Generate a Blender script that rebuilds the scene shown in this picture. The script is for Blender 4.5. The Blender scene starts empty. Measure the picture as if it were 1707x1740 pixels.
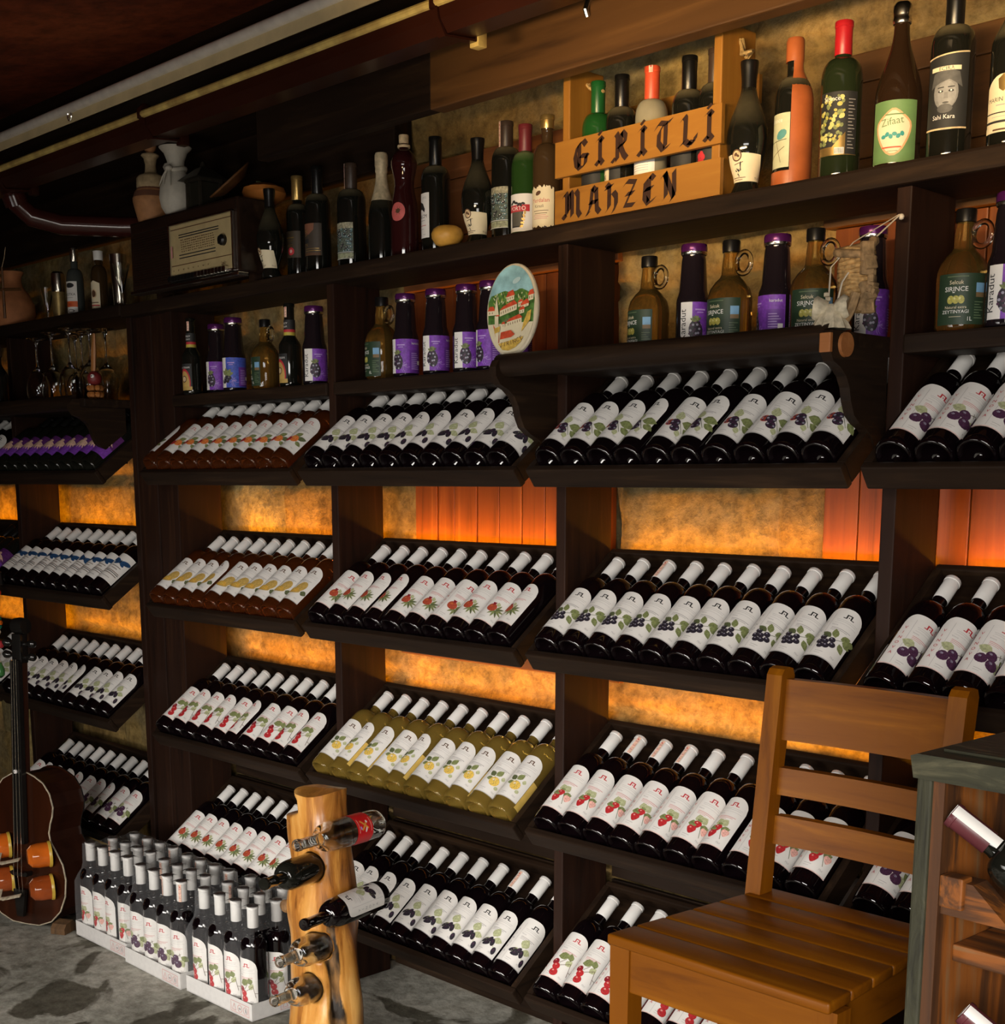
import bpy, bmesh, math, random
from math import pi, sin, cos, radians, sqrt, hypot, atan2
from mathutils import Vector, Matrix, noise as mnoise
from mathutils.geometry import tessellate_polygon
random.seed(7)
S = bpy.context.scene
COL = S.collection

# ------------------------------------------------------------------ materials
MATS = {}
def _new(name):
    m = bpy.data.materials.new(name); m.use_nodes = True
    nt = m.node_tree; b = nt.nodes['Principled BSDF']
    return m, nt, b
def _setp(b, **k):
    for kk, v in k.items():
        b.inputs[kk.replace('_', ' ')].default_value = v
def c4(c): return (c[0], c[1], c[2], 1.0)
def plain(name, col, rough=.5, metal=0., var=.12, scale=30., trans=0., ior=1.45, coat=0., emit=None, est=0., spec=.5, bump=0.):
    """solid colour with slight procedural variation"""
    if name in MATS: return MATS[name]
    m, nt, b = _new(name)
    _setp(b, Roughness=rough, Metallic=metal, IOR=ior)
    b.inputs['Transmission Weight'].default_value = trans
    b.inputs['Coat Weight'].default_value = coat
    b.inputs['Specular IOR Level'].default_value = spec
    b.inputs['Base Color'].default_value = c4(col)
    if var > 0:
        tc = nt.nodes.new('ShaderNodeTexCoord'); n = nt.nodes.new('ShaderNodeTexNoise')
        n.inputs['Scale'].default_value = scale; n.inputs['Detail'].default_value = 4
        r = nt.nodes.new('ShaderNodeValToRGB')
        r.color_ramp.elements[0].position = .3; r.color_ramp.elements[1].position = .7
        r.color_ramp.elements[0].color = c4([x*(1-var) for x in col])
        r.color_ramp.elements[1].color = c4([min(1, x*(1+var)) for x in col])
        nt.links.new(tc.outputs['Object'], n.inputs['Vector']); nt.links.new(n.outputs['Fac'], r.inputs['Fac'])
        nt.links.new(r.outputs['Color'], b.inputs['Base Color'])
        if bump:
            bp = nt.nodes.new('ShaderNodeBump'); bp.inputs['Strength'].default_value = bump; bp.inputs['Distance'].default_value = .004
            nt.links.new(n.outputs['Fac'], bp.inputs['Height']); nt.links.new(bp.outputs['Normal'], b.inputs['Normal'])
    if emit:
        b.inputs['Emission Color'].default_value = c4(emit); b.inputs['Emission Strength'].default_value = est
    MATS[name] = m; return m
def wood(name, cols, axis='X', scale=9., stretch=14., rough=.45, bump=.25, coat=0., pos=(.25, .5, .75), spec=.5, fine=1.):
    if name in MATS: return MATS[name]
    m, nt, b = _new(name)
    _setp(b, Roughness=rough); b.inputs['Coat Weight'].default_value = coat; b.inputs['Coat Roughness'].default_value = .2
    b.inputs['Specular IOR Level'].default_value = spec
    tc = nt.nodes.new('ShaderNodeTexCoord'); mp = nt.nodes.new('ShaderNodeMapping')
    sc = [scale*stretch/4]*3; sc['XYZ'.index(axis)] = scale/4
    mp.inputs['Scale'].default_value = sc
    n = nt.nodes.new('ShaderNodeTexNoise'); n.inputs['Scale'].default_value = 1.; n.inputs['Detail'].default_value = 7; n.inputs['Roughness'].default_value = .62
    n.inputs['Distortion'].default_value = .6
    r = nt.nodes.new('ShaderNodeValToRGB'); r.color_ramp.interpolation = 'EASE'
    while len(r.color_ramp.elements) < len(cols): r.color_ramp.elements.new(.5)
    for e, c, p in zip(r.color_ramp.elements, cols, pos): e.color = c4(c); e.position = p
    bp = nt.nodes.new('ShaderNodeBump'); bp.inputs['Strength'].default_value = bump; bp.inputs['Distance'].default_value = .003
    L = nt.links.new
    L(tc.outputs['Object'], mp.inputs['Vector']); L(mp.outputs['Vector'], n.inputs['Vector']); L(n.outputs['Fac'], r.inputs['Fac'])
    L(r.outputs['Color'], b.inputs['Base Color']); L(n.outputs['Fac'], bp.inputs['Height']); L(bp.outputs['Normal'], b.inputs['Normal'])
    MATS[name] = m; return m
def stone_mat(name, cols, scale=2.2, rough=.9, bump=1.):
    m, nt, b = _new(name); L = nt.links.new
    _setp(b, Roughness=rough); b.inputs['Specular IOR Level'].default_value = .2
    tc = nt.nodes.new('ShaderNodeTexCoord')
    n1 = nt.nodes.new('ShaderNodeTexNoise'); n1.inputs['Scale'].default_value = scale; n1.inputs['Detail'].default_value = 9; n1.inputs['Roughness'].default_value = .65; n1.inputs['Distortion'].default_value = .4
    n2 = nt.nodes.new('ShaderNodeTexNoise'); n2.inputs['Scale'].default_value = scale*14; n2.inputs['Detail'].default_value = 8; n2.inputs['Roughness'].default_value = .7
    r = nt.nodes.new('ShaderNodeValToRGB')
    while len(r.color_ramp.elements) < len(cols): r.color_ramp.elements.new(.5)
    for i, (e, c) in enumerate(zip(r.color_ramp.elements, cols)): e.color = c4(c); e.position = .32 + .36*i/(len(cols)-1)
    mx = nt.nodes.new('ShaderNodeMixRGB'); mx.blend_type = 'MULTIPLY'; mx.inputs['Fac'].default_value = .8
    r2 = nt.nodes.new('ShaderNodeValToRGB'); r2.color_ramp.elements[0].position = .3; r2.color_ramp.elements[0].color = (.28, .26, .22, 1); r2.color_ramp.elements[1].position = .6; r2.color_ramp.elements[1].color = (1, 1, 1, 1)
    at = nt.nodes.new('ShaderNodeAttribute'); at.attribute_name = 'tint'
    mt = nt.nodes.new('ShaderNodeMixRGB'); mt.blend_type = 'MULTIPLY'; mt.inputs['Fac'].default_value = 1.
    bp = nt.nodes.new('ShaderNodeBump'); bp.inputs['Strength'].default_value = bump; bp.inputs['Distance'].default_value = .012
    L(tc.outputs['Object'], n1.inputs['Vector']); L(tc.outputs['Object'], n2.inputs['Vector'])
    L(n1.outputs['Fac'], r.inputs['Fac']); L(n2.outputs['Fac'], r2.inputs['Fac'])
    L(r.outputs['Color'], mx.inputs['Color1']); L(r2.outputs['Color'], mx.inputs['Color2'])
    L(mx.outputs['Color'], mt.inputs['Color1']); L(at.outputs['Color'], mt.inputs['Color2'])
    L(mt.outputs['Color'], b.inputs['Base Color']); L(n2.outputs['Fac'], bp.inputs['Height']); L(bp.outputs['Normal'], b.inputs['Normal'])
    return m

# shelf timber: near-black walnut stain
W_X = wood('dark_wood_x', [(.006, .003, .0016), (.016, .008, .004), (.036, .019, .009)], 'X', rough=.6, spec=.18)
W_Y = wood('dark_wood_y', [(.006, .003, .0016), (.016, .008, .004), (.036, .019, .009)], 'Y', rough=.6, spec=.18)
W_Z = wood('dark_wood_z', [(.007, .003, .0016), (.019, .007, .0035), (.036, .014, .006)], 'Z', rough=.6, spec=.18)
PLANK = wood('red_plank', [(.095, .022, .004), (.19, .047, .008), (.27, .08, .014)], 'Z', scale=6, stretch=18, rough=.45, bump=.3)
PLANKX = wood('red_plank_x', [(.10, .03, .010), (.2, .07, .02), (.28, .11, .04)], 'X', scale=6, stretch=18, rough=.5, bump=.3)
BEAM = wood('beam_wood', [(.040, .016, .004), (.085, .036, .009), (.13, .058, .015)], 'X', scale=5, stretch=16, rough=.5)
CHAIRW = {a: wood('chair_wood_'+a, [(.095, .026, .001), (.175, .053, .0015), (.255, .088, .003)], a, scale=6, stretch=16, rough=.42, bump=.15, coat=.0, spec=.2) for a in 'XYZ'}
CRATEW = {a: wood('crate_wood_'+a, [(.20, .078, .008), (.30, .125, .014), (.38, .175, .024)], a, scale=8, stretch=10, rough=.55) for a in 'XZ'}
GREENP = wood('green_paint', [(.010, .009, .004), (.034, .033, .016), (.11, .10, .055)], 'Z', scale=34, stretch=5, rough=.7, bump=1.)
GREENX = wood('green_paint_x', [(.010, .009, .004), (.034, .033, .016), (.11, .10, .055)], 'X', scale=34, stretch=5, rough=.65, bump=1.)
OLDW = {a: wood('old_wood_'+a, [(.018, .008, .004), (.075, .026, .006), (.25, .075, .009), (.22, .12, .05)], a, scale=5, stretch=12, rough=.6, bump=.6, pos=(.32, .45, .56, .7)) for a in 'XYZ'}

WINE = plain('dark_wine_glass', (.003, .0014, .002), .035, var=0, spec=.8)
BLACKG = plain('black_glass', (.008, .008, .006), .06, var=0, spec=.55)
GREENG = plain('green_glass', (.02, .06, .012), .06, var=0, spec=.55)
ROSE = plain('rose_wine_glass', (.42, .10, .022), .05, var=0, trans=.90, ior=1.34)
YELLOW = plain('yellow_wine_glass', (.98, .63, .12), .03, var=0, trans=.86, ior=1.33)
OILG = plain('olive_oil_glass', (.66, .40, .10), .05, var=0, trans=.93, ior=1.36)
CLEAR = plain('clear_glass', (.97, .98, .96), .02, var=0, trans=1., ior=1.45)
def dusty(name, base, dust=(.22, .18, .10)):
    m = plain(name, base, .06, var=0, spec=.55); nt = m.node_tree; L = nt.links.new; b = nt.nodes['Principled BSDF']
    g = nt.nodes.new('ShaderNodeNewGeometry'); sp = nt.nodes.new('ShaderNodeSeparateXYZ'); n = nt.nodes.new('ShaderNodeTexNoise'); n.inputs['Scale'].default_value = 40; tc = nt.nodes.new('ShaderNodeTexCoord')
    mr = nt.nodes.new('ShaderNodeMapRange'); mr.inputs['From Min'].default_value = .18; mr.inputs['From Max'].default_value = .95; mr.inputs['To Max'].default_value = .8
    mx = nt.nodes.new('ShaderNodeMixRGB'); mx.inputs['Color1'].default_value = c4(base); mx.inputs['Color2'].default_value = c4(dust)
    mu = nt.nodes.new('ShaderNodeMath'); mu.operation = 'MULTIPLY'; ad = nt.nodes.new('ShaderNodeMath'); ad.operation = 'ADD'; ad.inputs[1].default_value = .5
    r = nt.nodes.new('ShaderNodeMapRange'); r.inputs['To Min'].default_value = .06; r.inputs['To Max'].default_value = .4
    L(tc.outputs['Object'], n.inputs['Vector']); L(g.outputs['Normal'], sp.inputs[0]); L(sp.outputs['Z'], mr.inputs['Value']); L(n.outputs['Fac'], ad.inputs[0]); L(mr.outputs[0], mu.inputs[0]); L(ad.outputs[0], mu.inputs[1])
    L(mu.outputs[0], mx.inputs['Fac']); L(mx.outputs['Color'], b.inputs['Base Color']); L(mu.outputs[0], r.inputs['Value']); L(r.outputs[0], b.inputs['Roughness'])
    return m
DBLACK = dusty('dusty_black_glass', (.008, .008, .006)); DGREEN = dusty('dusty_green_glass', (.018, .05, .010), (.22, .26, .12)); 
BLUEG = plain('blue_glass', (.01, .015, .06), .06, var=0)
PAPER = plain('label_paper', (.80, .77, .73), .6, var=.02)
CREAM = plain('cream_paper', (.74, .64, .44), .6, var=.05)
CAPW = plain('white_capsule', (.74, .72, .69), .4, var=.04)
CAPG = plain('gold_foil', (.55, .36, .12), .3, .8)
CAPB = plain('black_capsule', (.006, .0055, .005), .28, var=0)
CAPR = plain('red_capsule', (.42, .012, .018), .35)
CAPBU = plain('burgundy_capsule', (.16, .02, .025), .4)
CAPOR = plain('orange_red_capsule', (.62, .08, .03), .4)
CAPBR = plain('brown_capsule', (.05, .03, .02), .4)
TAPE = plain('tax_tape', (.78, .50, .38), .6, var=.25, scale=160)
INK = plain('ink', (.02, .02, .02), .6, var=0)
INKR = plain('red_ink', (.50, .03, .04), .6, var=0)
INKG = plain('grey_ink', (.38, .36, .36), .6, var=0)
INKP = plain('pink_ink', (.62, .28, .27), .6, var=0)
INKB = plain('brown_ink', (.10, .045, .02), .6, var=0)
LEAF = plain('leaf_green', (.20, .23, .085), .6, var=.35, scale=200)
LEAFD = plain('leaf_dark', (.11, .13, .055), .6, var=.35, scale=200)
LEAFL = plain('leaf_light', (.44, .46, .26), .6, var=.3, scale=200)
BERRYK = plain('berry_black', (.025, .02, .03), .5, var=.5, scale=500)
BERRYH = plain('berry_glint', (.35, .33, .42), .5, var=0)
PLUMC = plain('plum_dark', (.07, .025, .06), .5, var=.4, scale=300)
REDF = plain('fruit_red', (.48, .025, .03), .5, var=.35, scale=300)
REDD = plain('fruit_dark_red', (.26, .015, .025), .5, var=.35, scale=300)
POMEG = plain('fruit_russet', (.42, .07, .035), .5, var=.4, scale=300)
ORANGEF = plain('fruit_orange', (.75, .20, .05), .5, var=.4, scale=300)
MELON = plain('fruit_melon', (.72, .40, .06), .5, var=.25, scale=300)
MELOND = plain('fruit_melon_rind', (.52, .34, .09), .5, var=.3, scale=300)
QUINCE = plain('fruit_quince', (.74, .50, .10), .5, var=.3, scale=300)
PINKF = plain('fruit_pink', (.80, .42, .36), .5, var=.3, scale=300)
PURPLE = plain('purple_print', (.20, .05, .42), .5, var=.25, scale=160)
PURPLEL = plain('purple_light', (.46, .30, .66), .5, var=.1)
PURPLED = plain('purple_dark', (.10, .02, .14), .5, var=.3, scale=120)
BLUEP = plain('blue_print', (.06, .10, .50), .5, var=.25, scale=160)
BFLY = plain('butterfly_blue', (.015, .06, .16), .5, var=.4, scale=200)
GREENL = plain('green_label', (.022, .045, .022), .5, var=.1)
WHITE = plain('white_print', (.82, .80, .76), .5, var=0)
OLIVEF = plain('olive_fruit', (.42, .38, .08), .5, var=.3, scale=300)
SKYB = plain('photo_blue', (.18, .36, .55), .5, var=.2)
LIDP = plain('purple_lid', (.09, .012, .10), .25, .4, var=.1)
SILV = plain('silver', (.62, .58, .50), .22, 1., var=.15, scale=12)
CHROME = plain('chrome', (.75, .72, .66), .18, 1., var=.05)
METALD = plain('dark_steel', (.03, .028, .026), .4, .6)
CORK = plain('cork', (.62, .46, .27), .8, var=.3, scale=90)

# ------------------------------------------------------------------ mesh builder
class MB:
    def __init__(s): s.v = []; s.f = []; s.m = []; s.mats = []; s.sm = []
    def mi(s, mat):
        if mat not in s.mats: s.mats.append(mat)
        return s.mats.index(mat)
    def add(s, vs, fs, mat, smooth=False, M=None):
        o = len(s.v); k = s.mi(mat)
        for p in vs:
            p = Vector(p)
            s.v.append(tuple(M @ p) if M is not None else tuple(p))
        for f in fs: s.f.append([i+o for i in f]); s.m.append(k); s.sm.append(smooth)
        return s
    def box(s, lo, hi, mat, bev=0., M=None):
        lo = Vector(lo); hi = Vector(hi)
        d = hi-lo; b = min(bev, min(d)*.45)
        if b <= 0:
            x0, y0, z0 = lo; x1, y1, z1 = hi
            vs = [(x0,y0,z0),(x1,y0,z0),(x1,y1,z0),(x0,y1,z0),(x0,y0,z1),(x1,y0,z1),(x1,y1,z1),(x0,y1,z1)]
            return s.add(vs, [(3,2,1,0),(4,5,6,7),(0,1,5,4),(1,2,6,5),(2,3,7,6),(3,0,4,7)], mat, M=M)
        bm = bmesh.new(); bmesh.ops.create_cube(bm, size=1.)
        for v in bm.verts: v.co = Vector((lo[i]+(v.co[i]+.5)*d[i] for i in range(3)))
        bmesh.ops.bevel(bm, geom=list(bm.edges), offset=b, segments=2, affect='EDGES', profile=.6)
        bm.verts.index_update()
        s.add([v.co.copy() for v in bm.verts], [[v.index for v in f.verts] for f in bm.faces], mat, M=M)
        bm.free(); return s
    def prism(s, pts, axis, a, b, mat, M=None, smooth=False):
        """polygon pts (2d) extruded along axis from a to b; 2d coords are the other two axes in order"""
        n = len(pts); ax = 'XYZ'.index(axis); oth = [i for i in range(3) if i != ax]
        def mk(p, t):
            q = [0, 0, 0]; q[oth[0]] = p[0]; q[oth[1]] = p[1]; q[ax] = t; return q
        vs = [mk(p, a) for p in pts]+[mk(p, b) for p in pts]
        tri = tessellate_polygon([[Vector((p[0], p[1], 0)) for p in pts]])
        fs = [tuple(t) for t in tri]+[tuple(i+n for i in reversed(t)) for t in tri]
        s.add(vs, fs, mat, M=M)
        s.add(vs, [(i, (i+1) % n, (i+1) % n+n, i+n) for i in range(n)], mat, smooth, M=M)
        return s
    def lathe(s, prof, mat, seg=24, M=None, smooth=True, sx=1., sy=1., flute=None):
        vs = []; fs = []; rings = []
        for (r, z) in prof:
            if r < 1e-6: rings.append([len(vs)]); vs.append((0, 0, z))
            else:
                ring = []
                for i in range(seg):
                    a = 2*pi*i/seg; rr = r*(flute(i, seg, z) if flute else 1.)
                    ring.append(len(vs)); vs.append((rr*cos(a)*sx, rr*sin(a)*sy, z))
                rings.append(ring)
        for A, B in zip(rings, rings[1:]):
            for i in range(seg):
                j = (i+1) % seg
                if len(A) == 1 and len(B) == 1: continue
                if len(A) == 1: fs.append((A[0], B[j], B[i]))
                elif len(B) == 1: fs.append((A[i], A[j], B[0]))
                else: fs.append((A[i], A[j], B[j], B[i]))
        return s.add(vs, fs, mat, smooth, M)
    def tube(s, path, r, mat, seg=10, closed=False, caps=True, M=None, flat=None):
        P = [Vector(p) for p in path]; n = len(P); vs = []; fs = []
        rr = r if isinstance(r, (list, tuple)) else [r]*n
        up = None
        for i in range(n):
            if closed: t = P[(i+1) % n]-P[i-1]
            else: t = P[min(i+1, n-1)]-P[max(i-1, 0)]
            t.normalize()
            if up is None:
                up = Vector((0, 0, 1)) if abs(t.z) < .9 else Vector((1, 0, 0))
            x = up - t*up.dot(t); x.normalize(); y = t.cross(x); up = x
            for k in range(seg):
                a = 2*pi*k/seg
                vs.append(P[i]+x*(rr[i]*cos(a)*(flat or 1))+y*(rr[i]*sin(a)))
        m = n if closed else n-1
        for i in range(m):
            for k in range(seg):
                a = i*seg+k; b = i*seg+(k+1) % seg; c = ((i+1) % n)*seg+(k+1) % seg; d = ((i+1) % n)*seg+k
                fs.append((a, b, c, d))
        if caps and not closed:
            fs.append(tuple(reversed(range(seg)))); fs.append(tuple(range((n-1)*seg, n*seg)))
        return s.add(vs, fs, mat, True, M)
    def ball(s, c, r, mat, seg=14, M=None, sz=1.):
        pr = [(r*sin(pi*i/(seg//2)), -r*sz*cos(pi*i/(seg//2))) for i in range(seg//2+1)]
        T = Matrix.Translation(c); T = M @ T if M is not None else T
        return s.lathe(pr, mat, seg, T)
    def mesh(s, name, ang=35):
        me = bpy.data.meshes.new(name)
        me.from_pydata(s.v, [], s.f)
        for m in s.mats: me.materials.append(m)
        me.polygons.foreach_set('material_index', s.m)
        me.polygons.foreach_set('use_smooth', s.sm)
        me.update()
        bm = bmesh.new(); bm.from_mesh(me); bmesh.ops.recalc_face_normals(bm, faces=bm.faces) if getattr(s, 'recalc', True) else None
        bm.to_mesh(me); bm.free()
        if any(s.sm): me.set_sharp_from_angle(angle=radians(ang))
        return me
    def obj(s, name, parent=None, loc=None, rot=None, ang=35):
        return link(name, s.mesh(name, ang), parent, loc, rot)
def link(name, me, parent=None, loc=None, rot=None):
    o = bpy.data.objects.new(name, me); COL.objects.link(o)
    if parent is not None: o.parent = parent
    if loc is not None: o.location = loc
    if rot is not None: o.rotation_euler = rot
    return o
def tag(o, label, cat, group=None, kind=None):
    o['label'] = label; o['category'] = cat
    if group: o['group'] = group
    if kind: o['kind'] = kind
    return o
def thing(name, label, cat, loc=(0, 0, 0), rot=None, group=None):
    return tag(link(name, None, None, loc, rot), label, cat, group)
def struct(o): o['kind'] = 'structure'; return o
def copy_tree(o, parent=None):
    c = o.copy(); COL.objects.link(c)
    if parent is not None: c.parent = parent
    for ch in list(o.children): copy_tree(ch, c)
    return c

# ------------------------------------------------------------------ writing
_TX = {}
def text2d(st):
    if st in _TX: return _TX[st]
    cu = bpy.data.curves.new('t', 'FONT'); cu.body = st; cu.size = 1.; cu.resolution_u = 2; cu.align_x = 'CENTER'
    o = bpy.data.objects.new('t', cu); COL.objects.link(o)
    dg = bpy.context.evaluated_depsgraph_get(); dg.update()
    me = o.evaluated_get(dg).to_mesh()
    r = ([(v.co.x, v.co.y) for v in me.vertices], [list(p.vertices) for p in me.polygons])
    o.evaluated_get(dg).to_mesh_clear()
    bpy.data.objects.remove(o); bpy.data.curves.remove(cu)
    _TX[st] = r; return r
class Flat:
    """flat artwork: coloured pieces stacked in thin layers, later laid on a surface"""
    def __init__(s): s.it = []; s.L = 0
    def poly(s, pts, mat, layer=None):
        if layer is None: s.L += 1; layer = s.L
        n = len(pts)
        tri = tessellate_polygon([[Vector((p[0], p[1], 0)) for p in pts]]) if n > 4 else [tuple(range(n))]
        s.it.append((layer, mat, [tuple(p) for p in pts], [list(t) for t in tri])); return s
    def grid(s, u0, u1, vlo, vhi, mat, nu=20, layer=None, nv=1):
        if layer is None: s.L += 1; layer = s.L
        vs = []; fs = []
        for i in range(nu+1):
            u = u0+(u1-u0)*i/nu
            a = vlo(u) if callable(vlo) else vlo; b = vhi(u) if callable(vhi) else vhi
            for j in range(nv+1): vs.append((u, a+(b-a)*j/nv))
        w = nv+1
        for i in range(nu):
            for j in range(nv): fs.append([i*w+j, (i+1)*w+j, (i+1)*w+j+1, i*w+j+1])
        s.it.append((layer, mat, vs, fs)); return s
    def ell(s, c, rx, ry, mat, ang=0., n=14, layer=None):
        ca, sa = cos(ang), sin(ang)
        return s.fan(c, [(c[0]+rx*cos(t)*ca-ry*sin(t)*sa, c[1]+rx*cos(t)*sa+ry*sin(t)*ca) for t in [2*pi*i/n for i in range(n)]], mat, layer)
    def fan(s, c, pts, mat, layer=None):
        if layer is None: s.L += 1; layer = s.L
        n = len(pts); s.it.append((layer, mat, [tuple(c)]+[tuple(p) for p in pts], [[0, i+1, (i+1) % n+1] for i in range(n)])); return s
    def leaf(s, b, ln, w, ang, mat):
        ca, sa = cos(ang), sin(ang); P = []
        for t, k in ((0, 0), (.25, .8), (.5, 1), (.78, .6), (1, 0), (.78, -.6), (.5, -1), (.25, -.8)):
            x = ln*t; y = w*k; P.append((b[0]+x*ca-y*sa, b[1]+x*sa+y*ca))
        c = (b[0]+.5*ln*ca, b[1]+.5*ln*sa)
        return s.fan(c, P, mat)
    def line(s, a, b, w, mat, layer=None):
        dx, dy = b[0]-a[0], b[1]-a[1]; l = hypot(dx, dy) or 1; nx, ny = -dy/l*w/2, dx/l*w/2
        return s.poly([(a[0]-nx, a[1]-ny), (b[0]-nx, b[1]-ny), (b[0]+nx, b[1]+ny), (a[0]+nx, a[1]+ny)], mat, layer)
    def rect(s, u0, v0, u1, v1, mat, nu=None):
        return s.grid(u0, u1, v0, v1, mat, nu or max(1, int(abs(u1-u0)/.004)))
    def text(s, st, c, size, mat, ang=0., sx=1.):
        vs, fs = text2d(st); ca, sa = cos(ang), sin(ang); s.L += 1
        s.it.append((s.L, mat, [(c[0]+(x*sx*ca-y*sa)*size, c[1]+(x*sx*sa+y*ca)*size) for x, y in vs], fs)); return s
    def nib(s, strokes, o, sc, w, mat, ang=radians(40)):
        """broad-nib pen strokes"""
        nx, ny = cos(ang)*w/2, sin(ang)*w/2; s.L += 1
        for st in strokes:
            for (a, b) in zip(st, st[1:]):
                A = (o[0]+a[0]*sc, o[1]+a[1]*sc); B = (o[0]+b[0]*sc, o[1]+b[1]*sc)
                s.it.append((s.L, mat, [(A[0]-nx, A[1]-ny), (B[0]-nx, B[1]-ny), (B[0]+nx, B[1]+ny), (A[0]+nx, A[1]+ny)], [[0, 1, 2, 3]]))
        return s
    def wrap(s, mb, rf, z0, eps=.0004, step=.00006):
        for (l, mat, vs, fs) in s.it:
            vs, fs = finer(vs, fs)
            out = []
            for (u, v) in vs:
                z = z0+v; r = rf(z); rr = r+eps+step*min(l, 12)+.000008*max(0, l-12); a = u/max(r, .004)
                out.append((rr*sin(a), -rr*cos(a), z))
            mb.add(out, fs, mat, True)
        mb.recalc = False
        return mb
    def lay(s, mb, M, step=.00004, eps=.0005):
        """flat on a plane: u,v in x,z facing -y, then matrix"""
        for (l, mat, vs, fs) in s.it:
            mb.add([(u, -(eps+step*l), v) for u, v in vs], fs, mat, False, M)
        mb.recalc = False
        return mb
def finer(vs, fs, mx=.0036):
    """split wide pieces so that they follow a curved surface"""
    vs = list(vs); todo = []; out = []
    for f in fs:
        us = [vs[i][0] for i in f]
        if max(us)-min(us) <= mx*1.2: out.append(f)
        else: todo += [[f[0], f[i], f[i+1]] for i in range(1, len(f)-1)]
    mid = {}
    while todo:
        t = todo.pop(); e = max(((t[i], t[(i+1) % 3], t[(i+2) % 3]) for i in range(3)), key=lambda e: abs(vs[e[0]][0]-vs[e[1]][0]))
        if abs(vs[e[0]][0]-vs[e[1]][0]) <= mx: out.append(t); continue
        k = (min(e[0], e[1]), max(e[0], e[1]))
        if k not in mid: mid[k] = len(vs); vs.append(((vs[k[0]][0]+vs[k[1]][0])/2, (vs[k[0]][1]+vs[k[1]][1])/2))
        m = mid[k]; todo += [[e[0], m, e[2]], [m, e[1], e[2]]]
    return vs, out
def rfun(prof):
    k = min(range(len(prof)), key=lambda i: prof[i][1])
    P = sorted([(z, r) for r, z in prof[k:] if r > .001])
    def f(z):
        if z <= P[0][0]: return P[0][1]
        for (z0, r0), (z1, r1) in zip(P, P[1:]):
            if z0 <= z <= z1 and z1 > z0: return r0+(r1-r0)*(z-z0)/(z1-z0)
        return P[-1][1]
    return f
# ------------------------------------------------------------------ bottles
def bprof(H, R, hb, hs, rn, style='bord', lip=.0016, punt=.022, base=None):
    R0 = base or R*.97
    p = [(0, punt), (R*.3, punt*.8), (R*.6, punt*.25), (R*.78, .001), (R*.86, 0), (R0*.96, .0015), (R0, .006), (R, .014)]
    if style == 'bord':
        p.append((R, hb))
        for i in range(1, 9):
            t = i/8*pi/2
            p.append((rn*1.12+(R-rn*1.12)*cos(t)**.9, hb+(hs-hb)*sin(t)))
        p.append((rn*1.02, hs+(H-hs)*.08))
    elif style == 'burg':
        p.append((R, hb))
        for i in range(1, 11):
            t = i/10
            p.append((rn+(R-rn)*(.5+.5*cos(pi*t)), hb+(hs-hb)*t))
    else:
        p += style
    p += [(rn, H*.955), (rn+lip, H*.96), (rn+lip, H-.003), (rn+lip*.3, H), (rn*.6, H), (0, H-.001)]
    return p
def capprof(rn, z0, z1, extra=.0007, lipz=.008, lip=.0012):
    r = rn+extra
    return [(r*.98, z0), (r, z0+.0005), (r, z1-lipz-.001), (r+lip, z1-lipz), (r+lip, z1-.001), (r+lip*.2, z1+.0004), (0, z1+.0006)]
def strip_flat(w, h):
    f = Flat(); f.rect(-w/2, 0, w/2, h, TAPE, 4)
    for i in range(3): f.rect(-w*.3, h*(.2+.25*i), w*.3, h*(.2+.25*i)+h*.05, INKP, 2)
    f.ell((0, h*.86), w*.22, w*.22, INKR, n=8); return f
VP = bprof(.322, .0395, .2, .236, .0142)
VRF = rfun(VP)

def seal(mb, z, r, a=0):
    M = Matrix.Translation((r*.35*sin(a), -r*.35*cos(a), z))
    mb.add([M @ Vector((.005*cos(2*pi*i/8), .005*sin(2*pi*i/8), .0004)) for i in range(8)], [tuple(range(8))], TAPE)
    mb.add([M @ Vector((.003*cos(2*pi*i/5), .003*sin(2*pi*i/5), .0008)) for i in range(5)], [tuple(range(5))], INKB)

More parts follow.
